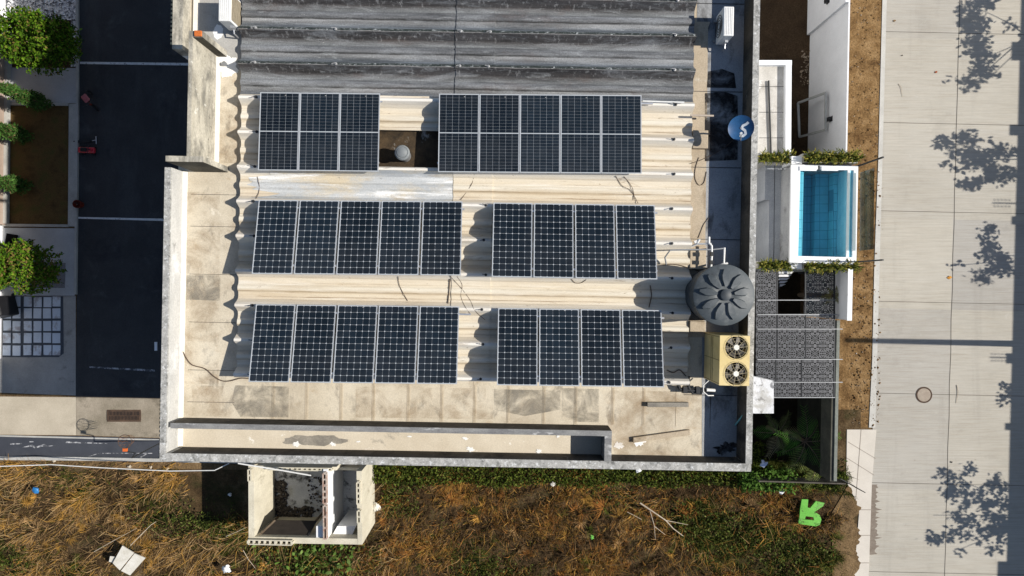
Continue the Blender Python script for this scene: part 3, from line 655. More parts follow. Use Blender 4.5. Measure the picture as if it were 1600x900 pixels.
# ventilator in the opening
x, y = P(628, 238, 8.62)
rv = thing('roof_ventilator', 'round white capped vent pipe standing in the brown roof opening', 'roof vent', (x, y, ZS + .03))
part('pipe', MB().lathe([(.15, 0), (.15, .42)], (0, 0, 0), 24), M['steel'], rv, True, 40)
part('cap', MB().lathe([(.165, .40), (.185, .41), (.185, .46), (.15, .50), (.13, .495), (.12, .52), (.06, .545), (.02, .55)], (0, 0, 0), 28), plain('vent_grey', (.20, .215, .22), .5), rv, True, 40)
# water tank
tx, ty = P(1135, 461, 9.45)
wt = thing('water_tank', 'big round black plastic water tank with star ribbed lid by the parapet', 'water tank', (tx, ty, ZS))
prof = [(.60, 0), (.64, .03), (.655, .2), (.64, .22), (.655, .25), (.665, .55), (.65, .57), (.665, .60), (.68, .92), (.70, .95), (.71, 1.08), (.70, 1.12)]
part('body', MB().lathe(prof, (0, 0, 0), 56), M['tank'], wt, True, 50)
ld = part('lid', MB().lathe([(.715, 1.10), (.722, 1.13), (.715, 1.165), (.69, 1.18), (.62, 1.205), (.50, 1.245), (.36, 1.275), (.24, 1.285), (.22, 1.275), (.12, 1.27), (.10, 1.315), (.06, 1.325)], (0, 0, 0), 56), M['tank_lid'], wt, True, 40)
for k in range(9):                     # leaf-shaped ribs of the lid
    a = 2 * math.pi * (k + .25) / 9
    ca, sa = math.cos(a), math.sin(a)
    def tp(r, t, z): return (r * ca - t * sa, r * sa + t * ca, z)
    o = [(.20, .035), (.36, .10), (.46, .105), (.60, .035)]
    zz = [1.288, 1.280, 1.266, 1.222]
    vs = []
    for (r, t), z in zip(o, zz): vs += [tp(r, t, z - .02), tp(r, -t, z - .02), tp(r, t * .72, z + .050), tp(r, -t * .72, z + .050)]
    fs = []
    for i in range(3):
        b, c = i * 4, i * 4 + 4
        fs += [(b, b + 2, c + 2, c), (b + 2, b + 3, c + 3, c + 2), (b + 3, b + 1, c + 1, c + 3)]
    fs += [(0, 1, 3, 2), (12, 14, 15, 13)]
    part('lid_rib', MB().add(vs, fs), M['tank_lid'], ld, True, 25)
part('lid_screw_cap', MB().lathe([(.13, 1.27), (.13, 1.33), (.11, 1.345)], (0.0, 0, 0), 20), M['tank'], ld, True, 40)
# twin-fan condenser
zt = 9.42
c4 = UVq([(1125, 524), (1172, 523), (1172, 603), (1125, 604)], zt)
u0, u1, v0, v1 = c4[0][0], c4[1][0], c4[2][1], c4[0][1]
def BX(u, v): return (u + .018 * v, v - .018 * u)
cx, cy = BX((u0 + u1) / 2, (v0 + v1) / 2); hw, hl = (u1 - u0) / 2, (v1 - v0) / 2
ac = thing('condenser_unit', 'yellowed twin fan air conditioning condenser below the black water tank', 'air conditioner', (cx, cy, ZS), TH)
hz = zt - ZS
FR = .265; FX = .04; FY = .305
# casing with two round fan openings: sides plus a top plate with holes
cs = MB()
cs.box(-hw, -hw + .02, -hl, hl, .06, hz - .002); cs.box(hw - .02, hw, -hl, hl, .06, hz - .002); cs.box(-hw + .02, hw - .02, -hl, -hl + .02, .06, hz - .002); cs.box(-hw + .02, hw - .02, hl - .02, hl, .06, hz - .002)
for sy in (-1, 1):
    n = 32; y0, y1 = (0, hl) if sy > 0 else (-hl, 0)
    ring = [(FX + FR * math.cos(2 * math.pi * k / n), sy * FY + FR * math.sin(2 * math.pi * k / n)) for k in range(n)]
    out = []
    for x, y in ring:
        dx, dy = x - FX, y - sy * FY
        s = min([((hw if dx > 0 else -hw) - FX) / dx if abs(dx) > 1e-6 else 9e9, ((y1 if dy > 0 else y0) - sy * FY) / dy if abs(dy) > 1e-6 else 9e9])
        out.append((FX + dx * s, sy * FY + dy * s))
    vs = [(x, y, hz) for x, y in ring] + [(x, y, hz) for x, y in out] + [(x, y, hz - .12) for x, y in ring]
    fs = [(k, n + k, n + (k + 1) % n, (k + 1) % n) for k in range(n)] + [(2 * n + k, k, (k + 1) % n, 2 * n + (k + 1) % n) for k in range(n)]
    # square corners
    for X, Y in ((-hw, y0), (hw, y0), (hw, y1), (-hw, y1)):
        best = sorted(range(n), key=lambda k: (out[k][0] - X) ** 2 + (out[k][1] - Y) ** 2)[:2]
        vs.append((X, Y, hz)); fs.append((n + best[0], n + best[1], len(vs) - 1))
    cs.add(vs, fs)
part('casing', cs, M['ac_yellow'], ac, True)
part('base_frame', MB().box(-hw + .03, hw - .03, -hl + .03, hl - .03, 0, .07), M['dark'], ac, True)
part('inner_tray', MB().box(-hw + .03, hw - .03, -hl + .03, hl - .03, hz - .40, hz - .36), M['black'], ac, True)
g = MB()
for yy in (-.02, .10): g.box(-hw - .008, -hw, -hl + .06, hl - .06, hz * .5 + yy, hz * .5 + yy + .014)
g.box(-hw - .006, -hw, -.006, .006, .1, hz - .04)
for yy in (-hl + .03, hl - .045): g.box(-hw - .006, -hw, yy, yy + .014, .1, hz - .05)
part('panel_seam', g, plain('seam_brown', (.22, .15, .06), .6), ac, True)
for sy in (-1, 1):
    fan = MB()
    for k in range(6):
        a = 2 * math.pi * (k + .2) / 6
        pts = []
        for r, da, z in ((.07, -.35, -.09), (.24, -.36, -.10), (.245, .28, -.03), (.07, .5, -.04)):
            pts.append((FX + r * math.cos(a + da), sy * FY + r * math.sin(a + da), hz + z))
        fan.add(pts + [(p[0], p[1], p[2] - .006) for p in pts], [(0, 1, 2, 3), (7, 6, 5, 4), (0, 4, 5, 1), (1, 5, 6, 2), (2, 6, 7, 3), (3, 7, 4, 0)])
    fn = part('fan', fan, plain('fan_grey', (.13, .12, .105), .5), ac, True)
    part('fan_hub', MB().lathe([(.07, hz - .11), (.072, hz - .02), (.06, hz - .005)], (FX, sy * FY, 0), 20), plain('hub_white', (.78, .76, .68), .5), fn, True, 40)
    gr = MB()
    for k in range(10):
        a = 2 * math.pi * k / 10
        gr.bar((FX + .07 * math.cos(a), sy * FY + .07 * math.sin(a), hz + .012), (FX + (FR + .03) * math.cos(a + .12), sy * FY + (FR + .03) * math.sin(a + .12), hz + .004), .006)
    for r in (.15, .22, .29):
        gr.tube([(FX + r * math.cos(2 * math.pi * k / 32), sy * FY + r * math.sin(2 * math.pi * k / 32), hz + .012) for k in range(33)], .003, 4, cap=False)
    part('fan_grille', gr, plain('grille_wire', (.45, .38, .24), .5), ac, True)
# white slim condensers
def slim(name, label, pxq, zt, zb, louv=5):
    c = UVq(pxq, zt); u0, u1 = c[0][0], c[1][0]; v0, v1 = c[2][1], c[0][1]
    cx, cy = BX((u0 + u1) / 2, (v0 + v1) / 2); hw, hl = (u1 - u0) / 2, (v1 - v0) / 2
    r = thing(name, label, 'air conditioner', (cx, cy, ZS), TH, 'slim white condensers')
    h = zt - ZS
    part('casing', MB().box(-hw, hw, -hl, hl, .10, h, .012), M['ac_white'], r, True)
    part('condenser_fins', MB().box(hw, hw + .012, -hl + .05, hl - .05, .14, h - .05), M['ac_side'], r, True)
    gr = MB().lathe([(hl * .55, -hw - .012), (hl * .55, -hw + .0), (hl * .5, -hw + .0)], (0, 0, 0), 28)
    gr = MB()
    for q in (.26, .20, .14, .08): gr.tube([(-hw - .012, q * math.cos(2 * math.pi * k / 28), h * .52 + q * math.sin(2 * math.pi * k / 28)) for k in range(29)], .007, 5, cap=False)
    part('fan_grille', gr, M['black'], r, True)
    g = MB()
    for k in range(louv):
        xx = -hw + (k + 1) * 2 * hw / (louv + 1); g.box(xx - .004, xx + .004, -hl + .03, hl - .03, h, h + .006)
    part('top_rib', g, plain('rib_grey', (.60, .60, .58), .5), r, True)
    for yy in (-hl * .7, hl * .7): part('foot', MB().box(-hw - .05, hw + .05, yy - .03, yy + .03, 0, .10), M['steel'], r, True)
    v = MB().box(hw * .1, hw * .7, -hl - .05, -hl, .2, .42); v.tube([(hw * .4, -hl - .05, .3), (hw * .4, -hl - .14, .28), (hw * .5, -hl - .16, .05)], .018, 8)
    part('service_valve', v, M['alu'], r, True)
    return r
slim('slim_condenser', 'white slim condenser beside the weathered grey sheets near the orange brick', [(342, -14), (361, -14), (361, 33), (342, 33)], 8.82, 0)
slim('slim_condenser', 'white slim condenser standing in the shaded strip above the blue dish', [(1131, 10), (1147, 10), (1146, 56), (1130, 56)], 8.82, 0)
# satellite dish
dz = 9.05; dx, dy = P(1158, 200, dz)
sd = thing('satellite_dish', 'blue satellite dish with a white squiggle fixed to the parapet', 'satellite dish', (dx + .1, dy, ZS))
ax = Vector((-.30, -.28, 1)).normalized(); c0 = Vector((-.1, 0, dz - ZS))
part('reflector', MB().lathe([(.01, -.07), (.10, -.062), (.20, -.038), (.29, .0), (.297, .004), (.29, -.012), (.2, -.05), (.10, -.075), (.01, -.083)], c0, 36, ax), M['dish'], sd, True, 50)
q = Vector((0, 0, 1)).rotation_difference(ax)
def dp(a, b, lift=.006):
    r2 = a * a + b * b; return c0 + q @ Vector((a, b, -.07 + .83 * r2 + lift))
sq = [(-.02, -.17), (.05, -.19), (.11, -.14), (.09, -.06), (.02, -.01), (.04, .05), (.11, .08), (.16, .13)]
mb = MB(); w = .030
pts = []
for i in range(len(sq) - 1):
    for t in (0, .5): pts.append((sq[i][0] * (1 - t) + sq[i + 1][0] * t, sq[i][1] * (1 - t) + sq[i + 1][1] * t))
pts.append(sq[-1])
vs = []; fs = []
for i, (a, b) in enumerate(pts):
    p, n = pts[max(0, i - 1)], pts[min(len(pts) - 1, i + 1)]
    tx_, ty_ = n[0] - p[0], n[1] - p[1]; l = math.hypot(tx_, ty_); nx, ny = -ty_ / l * w, tx_ / l * w
    vs += [dp(a + nx, b + ny), dp(a - nx, b - ny)]
    if i: fs.append((2 * i - 2, 2 * i - 1, 2 * i + 1, 2 * i))
part('squiggle_decal', MB().add(vs, fs), M['decal'], sd, True)
part('feed_arm', MB().bar(c0 + q @ Vector((0, -.28, 0)), c0 + q @ Vector((0, -.12, .30)), .02), M['steel'], sd, True)
part('receiver', MB().lathe([(.03, 0), (.032, .08), (.02, .1)], c0 + q @ Vector((0, -.11, .30)), 12, -ax), M['ac_white'], sd, True)
part('mast', MB().tube([c0 - ax * .06, c0 - ax * .14 + Vector((0, 0, -.06)), (.0, 0, .35), (0, 0, 0)], .022, 8), M['steel'], sd, True)
part('bracket', MB().box(-.12, .12, -.12, .12, 0, .012), M['steel'], sd, True)

# pipes
def zroof(px, py):
    for _ in range(3):
        z = ZS + .02
    u, v = UV(px, py, 8.4)
    return (roofz(v) + .02) if (U0 < u < U1 and -2.32 < v < 9.5 and not (HU0 < u < HU1 and HV0 < v < HV1)) else ZS + .025
def run(pts, lift=0.0): return [P3(a, b, zroof(a, b) + lift) for a, b in pts]
def dense(pts, step=6):
    o = []
    for (a, b), (c, d) in zip(pts, pts[1:]):
        n = max(1, int(math.hypot(c - a, d - b) / step))
        for i in range(n): o.append((a + (c - a) * i / n, b + (d - b) * i / n))
    return o + [pts[-1]]
z1 = ZS + .42
def pz3(a, b, z=z1): return P3(a, b, z)
pp = thing('tank_piping', 'white and grey pipe loop with valves feeding the black water tank', 'pipes', P3(1112, 400, ZS))
part('pipe', MB().tube([pz3(1041, 413, ZS + .28), pz3(1039, 402, ZS + .38), pz3(1047, 391, z1), pz3(1080, 390, z1), pz3(1112, 390, z1), pz3(1131, 388, z1), pz3(1133, 387, z1)], .02, 8), M['steel'], pp)
p2 = part('pipe', MB().tube([pz3(1108, 370), pz3(1108, 380), pz3(1112, 384), pz3(1112, 400), pz3(1111, 418), pz3(1111, 420, ZS + .1)], .027, 8), M['pvc'], pp)
part('pipe', MB().tube([pz3(1132, 387), pz3(1131, 411), pz3(1137, 411), pz3(1111, 418)], .026, 8), M['pvc'], pp)
for a, b in ((1112, 397), (1111, 410)): part('valve', MB().obox(pz3(a, b, z1 + .02), (1, 0, 0), (0, 1, 0), (0, 0, 1), .03, .05, .05), M['dark'], p2)
part('pipe', MB().tube([pz3(1078, 386, ZS + .2), pz3(1090, 381, ZS + .3), pz3(1112, 381, z1)], .026, 8), M['pvc'], pp)
for a, b in ((1111, 419), (1131, 400), (1085, 390)): part('support', MB().bar(pz3(a, b, ZS), pz3(a, b, z1), .03), M['steel'], pp)
solo('pipe_clamp', MB().tube([P3(1090, 378, 8.35), P3(1093, 374, 8.4), P3(1088, 382, 8.36)], .03, 8).obox(P3(1089, 377, 8.36), (1, .4, 0), (-.4, 1, 0), (0, 0, 1), .07, .03, .03), M['pvc'], 'loose white pipe fitting lying on the roof edge near the tank pipes', 'pipe fitting')
solo('pvc_pipe', MB().tube([P3(1004, 158, 8.52), P3(1069, 160, 8.52)], .022, 10), M['pvc'], 'straight white plastic pipe lying where grey sheets meet cream sheets', 'pipe', None, None, 40)
solo('pvc_pipe', MB().tube([P3(1079, 180, 8.42), P3(1115, 181, 8.42)], .026, 10), M['pvc_brown'], 'short dirty pipe crossing the screed strip near the blue dish', 'pipe', None, None, 40)
solo('plastic_rod', MB().tube([P3(1149, 664, ZS + .05), P3(1164, 645, ZS + .5)], .022, 8), M['teal'], 'pale teal plastic rod leaning in the shaded corner', 'rod')
mf = thing('pipe_manifold', 'dark pipe manifold with a grey hose loop below the yellow condenser', 'pipes', P3(1090, 608, ZS))
zz = ZS + .16
part('pipe', MB().tube([P3(1060, 602, zz), P3(1062, 608, zz), P3(1080, 610, zz), P3(1117, 611, zz)], .045, 10), M['dark'], mf)
part('pipe', MB().tube([P3(1076, 588, zz + .02), P3(1076, 606, zz + .02), P3(1082, 614, zz), P3(1096, 614, zz)], .035, 10), M['dark'], mf)
part('hose', MB().tube([P3(1108, 594, zz + .12), P3(1099, 602, zz + .12), P3(1099, 612, zz + .1), P3(1106, 618, zz + .1), P3(1115, 618, zz + .05)], .014, 8), M['pvc'], mf)
part('pipe', MB().tube([P3(1104, 609, zz + .05), P3(1117, 610, zz + .02)], .04, 10), M['pvc'], mf)
for a in (1070, 1090): part('valve', MB().obox(P3(a, 609, zz), (1, 0, 0), (0, 1, 0), (0, 0, 1), .05, .08, .07), M['dark'], mf)
# loose cables
def spl(p, k=5):
    o = []
    for i in range(len(p) - 1):
        a, b, c, d = p[max(0, i - 1)], p[i], p[i + 1], p[min(len(p) - 1, i + 2)]
        for j in range(k):
            t = j / k; o.append(tuple(.5 * (2 * b[q] + (c[q] - a[q]) * t + (2 * a[q] - 5 * b[q] + 4 * c[q] - d[q]) * t * t + (3 * b[q] - a[q] - 3 * c[q] + d[q]) * t ** 3) for q in (0, 1)))
    return o + [p[-1]]
def cab(label, pts, r=.007, lift=0.0, mat='cable'):
    solo('cable', MB().tube(run(spl(pts), lift), r, 5), M[mat], label, 'cable', 'loose cables on the roof')
cab('dark cable from the west parapet across the screed to the front panels', [(272, 547), (284, 548), (290, 558), (300, 570), (320, 576), (334, 588), (347, 595), (360, 595), (376, 591), (392, 592)], .013)
cab('thin wire hanging between the five panel block and the middle row', [(741, 272), (738, 285), (733, 294), (720, 312)])
cab('pair of thin wires below the block of five under weathered roof', [(962, 275), (972, 290), (985, 297), (992, 308), (997, 318)])
cab('short crooked wire near the pair of wires over the middle row', [(975, 276), (985, 288), (990, 300), (990, 312)])
cab('long wire from middle row block of five to the front block of four', [(702, 430), (722, 452), (735, 470), (742, 485), (758, 500)])
cab('looping wire beside the long wire under the middle row', [(714, 432), (722, 445), (720, 462), (726, 478), (736, 492)])
cab('thin wire dropping from the middle row toward the front row', [(622, 432), (625, 448), (637, 470)])
cab('straight dark wire between the middle and front blocks of five', [(703, 436), (702, 452), (700, 474)], .012)
cab('curled wire under the middle row block of four', [(893, 436), (899, 442), (908, 442), (916, 437)])
cab('looping wire on the screed strip under the blue dish', [(1092, 246), (1087, 262), (1086, 278), (1092, 289), (1100, 285), (1104, 268)])
cab('wire running from the blue dish to the screed strip', [(1148, 216), (1130, 232), (1100, 248), (1078, 256)])
cab('short curved wire above the tank pipes', [(1108, 340), (1100, 350), (1095, 362), (1091, 372)])
cab('thin wire hooked at the top of the middle row block of five', [(402, 276), (405, 290), (404, 302), (400, 310)])
cab('short wire in the tank shadow beside the panels', [(1016, 446), (1018, 462), (1014, 480)], .012)
cab('dark wires below the yellow condenser shadow near the last panel', [(1042, 578), (1052, 582), (1062, 578), (1072, 588)], .014)
cab('thin wire crossing from roof edge to the tank', [(1104, 418), (1098, 425), (1060, 414), (1035, 414)], .010)
# white overhead line south of the building
o = MB(); pts = [(-40, 730), (80, 726), (160, 731), (265, 736), (335, 735), (358, 724)]
o.tube([P3(a, b, 1.2) for a, b in dense(pts, 25)], .017, 6)
solo('white_hose', o, M['pvc'], 'long white hose line strung above the dry grass by the street kerb', 'hose')
solo('white_pole', MB().tube([P3(372, 724, 2.6), P3(440, 735, 2.5), P3(486, 743, 2.45)], .024, 6), M['pvc'], 'thin white pole lying across the roofless ruin walls', 'pole')
# ================================================================= ground and paving (sheets 4 mm apart)
struct('ground', MB().sheet([(-160, -160), (160, -160), (160, 160), (-160, 160)], -.02), M['soil'])
struct('lot_soil', MB().sheet(Q([(-900, 720), (430, 735), (430, 640), (1345, 640), (1345, 760), (1352, 1600), (-900, 1600)]), 0.0), M['lot'])
struct('lane', MB().sheet(Q([(124, -900), (124, 200), (118, 620), (460, 626), (460, -900)]), .004), M['asphalt'])
struct('pavement', MB().sheet(Q([(-900, 612), (119, 620.5), (119, 680), (-900, 672)]), .004), M['concrete'])
struct('drain_apron', MB().sheet(Q([(119.3, 620.5), (440, 626), (440, 690), (119.3, 680)]), .004), M['concrete_brown'])
struct('street', MB().sheet(Q([(-900, 676), (119, 681), (440, 691), (440, 719), (119, 713), (-900, 706)]), .002), M['street'])
struct('street_kerb', MB().prism(Q([(-900, 706), (119, 713), (440, 719), (440, 724), (119, 718.5), (-900, 711)]), -.05, .11), M['kerb'])
struct('street_kerb', MB().prism(Q([(-900, 671), (0, 679.5), (440, 691), (440, 693), (0, 682), (-900, 673.5)]), -.05, .03), M['kerb'])
struct('lane_kerb', MB().prism(Q([(121, -900), (124, -900), (124, 200), (121, 460), (118, 460), (121, 200)]), -.05, .10), M['kerb'])
struct('front_path', MB().prism(Q([(110, 163), (121, 163), (120.5, 354), (108.5, 354)]), -.03, .09), M['kerb'])
struct('driveway', MB().sheet(Q([(8, 106), (121, 107), (121, 162), (8, 160)]), .05), M['shade_conc'])
struct('driveway', MB().sheet(Q([(6, 356), (120.5, 357), (118, 462), (4, 462)]), .05), M['shade_conc'])
struct('driveway_edge', MB().prism(Q([(8, 161), (109, 162), (109, 166), (8, 165)]), -.03, .10), M['kerb'])
struct('driveway_edge', MB().prism(Q([(6, 350), (108, 351), (108, 355), (6, 354)]), -.03, .10), M['kerb'])
struct('lawn', MB().sheet(Q([(16, 166), (108, 166), (107, 350), (10, 350)]), .045), M['lawn'])
struct('gravel_bed', MB().sheet(Q([(-60, -120), (121, -120), (121, 105), (-60, 105)]), .045), M['gravel'])
struct('shrub_bed', MB().sheet(Q([(20, 30), (112, 32), (112, 106), (20, 105)]), .049), M['dark_soil'])
struct('shrub_bed', MB().sheet(Q([(45, 410), (104, 411), (103, 450), (44, 450)]), .054), mk('bed_gravel', [(.14, .14, .15), (.24, .24, .26)], 20, None, .9, .2, .6, .01, 40, .3, 40))
# parking corner with pavers
struct('pavement_corner', MB().sheet(Q([(-40, 462.5), (118.5, 462.5), (118.5, 618), (-40, 612)]), .006), mk('corner_concrete', [(.30, .29, .27), (.40, .385, .36)], 1.2, None, .9, .2, .3, .005, 40, .15, 40, [((.17, .16, .145), 2, .58, .72, None, .7)]))
struct('paver_bed', MB().sheet(Q([(4, 463), (99, 463), (100, 552), (92, 558), (4, 558)]), .012), plain('paver_joint', (.075, .085, .10), .9, .2))
mb = MB()
for j, yy in enumerate((471.5, 489.5, 509, 528, 547.5)):
    for i, xx in enumerate((11.5, 26.5, 44, 59.5, 74.5, 89)):
        r = random.Random(i * 9 + j); a = r.uniform(-.03, .03); hx, hy = .142, .185
        c, s = math.cos(a), math.sin(a); X, Y = P(xx + r.uniform(-.5, .5), yy + r.uniform(-.6, .6))
        mb.prism([(X + c * p - s * q, Y + s * p + c * q) for p, q in ((-hx, -hy), (hx, -hy), (hx, hy), (-hx, hy))], 0, .03 + r.uniform(0, .006))
struct('pavers', mb, M['paver'])
# painted lines
def line(name, pts, m='paint', z=.008): struct(name, MB().sheet(Q(pts), z), M[m])
line('lane_marking', [(125, 96.5), (300, 98.5), (300, 102.5), (125, 100)])
line('lane_marking', [(122, 339), (300, 342.5), (300, 346.5), (122, 341.6)])
line('lane_marking', [(140, 572.4), (242, 577.5), (242, 580.5), (140, 574.6)], 'worn_paint')
zig = [(34, 699), (50, 694.5), (56, 698), (70, 693.5), (74, 696.5), (88, 695.5), (74, 698.5), (66, 697.5), (55, 700.5), (50, 698)]
line('street_marking', zig, 'worn_paint', .007)
line('street_marking', [(16, 693), (34, 692.3), (34, 694), (16, 694.7)], 'worn_paint', .007)
line('street_marking', [(46, 689.4), (53, 689.4), (53, 691), (46, 691)], 'worn_paint', .007)
line('street_marking', [(103, 689.6), (168, 692.6), (168, 693.4), (103, 692)], 'worn_paint', .007)
line('street_marking', [(138, 713), (156, 707.3), (158, 707.8), (141, 713)], 'worn_paint', .007)
line('street_marking', [(160, 707.6), (238, 707.6), (238, 708.8), (160, 708.8)], 'worn_paint', .007)
line('street_marking', [(217, 715), (228, 709), (230, 709.4), (221, 715)], 'worn_paint', .007)

# drain grate
gx, gy = P(194, 649.5); dg = thing('drain_grate', 'rusty rectangular iron drain grate set into the dirty concrete by the lane', 'drain grate', (gx, gy, .006))
part('pit', MB().box(-.58, .58, -.155, .155, -.016, .003), M['black'], dg, True)
mb = MB()
for a in (-1, 1): mb.box(-.62, .62, a * .19 - .03, a * .19 + .03, 0, .02); mb.box(a * .60 - .03, a * .60 + .03, -.16, .16, 0, .02)
part('surround', mb, M['rust'], dg, True)
mb = MB()
for k in range(22):
    xx = -.55 + k * 1.1 / 21; mb.box(xx - .008, xx + .008, -.16, -.01, .002, .018); mb.box(xx - .008 + .02, xx + .008 + .02, .01, .16, .002, .018)
mb.box(-.57, .57, -.012, .012, .001, .019)
part('bars', mb, M['rust'], dg, True)
# basketball hoop
hz = 2.5; hx, hy = P(195, 690, hz)
hp = thing('basketball_hoop', 'orange basketball ring on a thin dark pole at the street edge', 'basketball hoop', (*P(258, 688), 0))
part('ring', MB().tube([(hx + .225 * math.cos(2 * math.pi * k / 28), hy + .225 * math.sin(2 * math.pi * k / 28), hz) for k in range(29)], .011, 6), M['rust'], hp)
part('bracket', MB().obox((hx, hy - .28, hz - .02), (1, 0, 0), (0, 1, 0), (0, 0, 1), .07, .05, .03), M['orange'], hp)
net = MB()
for k in range(10):
    a = 2 * math.pi * k / 10
    for s in (-1, 1): net.tube([(hx + .225 * math.cos(a), hy + .225 * math.sin(a), hz), (hx + .17 * math.cos(a + s * .31), hy + .17 * math.sin(a + s * .31), hz - .2), (hx + .13 * math.cos(a), hy + .13 * math.sin(a), hz - .38)], .004, 4)
part('net', net, plain('net_cord', (.20, .09, .04), .8), hp)
b = P3(258, 688)
part('pole', MB().tube([b, (b[0], b[1] - .1, 2.2), (hx + .3, hy - .4, 2.42), (hx, hy - .32, hz - .03)], .02, 8), M['dark'], hp)
# manhole
mx, my = P(1443.5, 617); mh = thing('manhole_cover', 'round pale manhole cover with dark rim in the concrete road', 'manhole cover', (mx, my, .008))
part('rim', MB().lathe([(.30, 0), (.30, .012), (.25, .014), (.25, 0)], (0, 0, 0), 40), M['rust'], mh, True)
part('lid', MB().lathe([(.245, 0), (.245, .010), (.01, .012)], (0, 0, 0), 40), M['manhole'], mh, True)

# ================================================================= street on the right
def ex(y): return 1380.5 - .0255 * y            # road edge in photo pixels
struct('road', MB().sheet(Q([(ex(-900), -900), (2600, -900), (2600, 1700), (ex(1700), 1700)]), .004), M['road'])
mb = MB()
def rj(pts): mb.sheet(Q(pts), .0085)
def ly(y0, x): return y0 + .021 * (x - 1380)
for y0 in (-90, 49, 191, 329, 470.5, 614, 754, 893, 1032):
    a, b = ex(y0), 1720; n = 10
    for i in range(n):
        xa, xb = a + (b - a) * i / n, a + (b - a) * (i + 1) / n; rj([(xa, ly(y0, xa)), (xb, ly(y0, xb)), (xb, ly(y0, xb) + .8), (xa, ly(y0, xa) + .8)])
for i in range(26):
    ya, yb = -200 + i * 50, -150 + i * 50
    def jx(y): return 1499 - .0262 * y + .5 * math.sin(y * .06)
    rj([(jx(ya), ya), (jx(ya) + 1.0, ya), (jx(yb) + 1.0, yb), (jx(yb), yb)])
o = struct('road_joint', mb, plain('joint_dark', (.13, .12, .105), .95, .1))
struct('road_edge', MB().sheet(Q([(ex(-300) - 2, -300), (ex(-300) + 5.5, -300), (ex(250) + 4.5, 250), (ex(668) + 4, 668), (ex(668) - 6, 668), (ex(560) - 3.5, 560), (ex(420) - 4, 420), (ex(330) - 3, 330), (ex(250) - 2, 250)]), .0125), M['kerb_light'])
struct('verge', MB().sheet(Q([(1240, -500), (ex(-500), -500), (ex(200) - 1, 200), (ex(300) - 3, 300), (ex(420) - 4, 420), (ex(560) - 3, 560), (ex(668) - 6, 668), (1240, 668)]), -.008), M['verge'])
WP = [(1323, 671), (1369, 671), (1362, 752), (1357, 900), (1346, 1500), (1318, 1500), (1334, 900), (1342, 800), (1336, 780), (1322, 752)]
struct('sidewalk', MB().prism(Q(WP), -.03, .022), M['walk'])
r = random.Random(12); sp = [(1318, 770), (1324, 758)]
for y in range(762, 1010, 3): sp.append((1338 + 5 * math.sin(y * .031) + 3.5 * math.sin(y * .13) + r.uniform(-2.2, 2.2) + (8 if 790 < y < 806 else 0) - .018 * (y - 762), y))
sp += [(1300, 1010), (1300, 800)]
struct('soil_spill', MB().sheet(Q(sp), .028), M['soil'])
mb = MB()
for pts in ([(1345, 671), (1346, 671), (1337, 790), (1336, 790)], [(1325, 690), (1368, 716), (1368, 717), (1325, 691)], [(1323, 715), (1366, 742), (1366, 743), (1323, 716)], [(1341, 796), (1361, 796), (1361, 797), (1341, 797)], [(1336, 836), (1360, 836), (1360, 837), (1336, 837)], [(1334, 879), (1358, 879), (1358, 880), (1334, 880)]): mb.sheet(Q(pts, .022), .0255)
struct('sidewalk_joint', mb, plain('walk_joint', (.30, .26, .22), .95, .1))
# washed-out soil tongues on the road beside the sidewalk
mb = MB(); r = random.Random(5); pts = [(1357, 867), (1362.5, 757)]
y = 757
while y < 866: pts.append((1366 + r.uniform(2, 22) ** 1.0 * (1 - abs(y - 806) / 75) * r.choice([.4, .7, 1]), y)); y += r.uniform(1, 3.2); pts.append((1366 + r.uniform(0, 5), y)); y += r.uniform(.8, 3.5)
mb.sheet(Q(pts), .011)
struct('soil_wash', mb, M['brown_stain'])
# ------------------------------------------------------------- street-side walls of the neighbouring plot
XW = 10.86
def wx(Y, z=0): return XW + .020 * Y
def wall_poly(py0, py1, zt, th=.05, off=0.0):
    ya, yb = P(0, py0, zt)[1], P(0, py1, zt)[1]
    return [(wx(ya) - th + off, ya), (wx(ya) + off, ya), (wx(yb) + off, yb), (wx(yb) - th + off, yb)]
gw = thing('boundary_wall', 'long white boundary wall between the dark soil yard and the dirt verge', 'wall', (wx(6), 6, 0))
part('wall_face', MB().prism(wall_poly(-260, 240, 2.9), 0, 2.9), M['white'], gw)
part('corner_pier', MB().prism(wall_poly(-260, 3, 2.92, .14, -.02), 0, 2.92), M['white'], gw)
gw2 = thing('boundary_wall', 'short white wall stub with bright top beside the perforated pergola', 'wall', (wx(0), 0, 0))
part('wall_face', MB().prism(wall_poly(421, 500, 3.25, .12, .05), 0, 3.25), M['white'], gw2)
part('cap', MB().prism(wall_poly(420, 501, 3.30, .15, .065), 3.252, 3.30), M['coping'], gw2)
gw3 = thing('boundary_wall', 'dark grey unpainted wall between the palm courtyard and the dirt verge', 'wall', (wx(-4), -4, 0))
part('wall_foot', MB().prism(wall_poly(500.5, 752, 2.7, .145, -.10), 0, 1.95), mk('dark_wall_foot', [(.016, .017, .013), (.034, .034, .026)], 2, None, .95, .1, .3, .01, 25, .3, 25), gw3)  # lower part of the wall coloured near black
part('wall_face', MB().prism(wall_poly(500.5, 752, 2.7, .15, -.10), 1.952, 2.7), mk('dark_wall', [(.07, .07, .06), (.13, .125, .10)], 2, None, .95, .1, .3, .01, 25, .2, 25), gw3)
part('cap', MB().prism(wall_poly(500.5, 752, 2.75, .10, -.05), 2.702, 2.75), mk('wall_cap', [(.16, .17, .15), (.26, .275, .245)], 2, None, .95, .1, .3, .01, 25, .2, 25), gw3)
sw = thing('garden_wall', 'low rendered wall closing the palm courtyard toward the grassy lot', 'wall', (*P(1250, 752), 0))
part('wall_face', MB().prism(Q([(1186, 751), (1322, 755), (1322, 757), (1186, 753)], 1.0), 0, 1.0), M['inner_face'], sw)
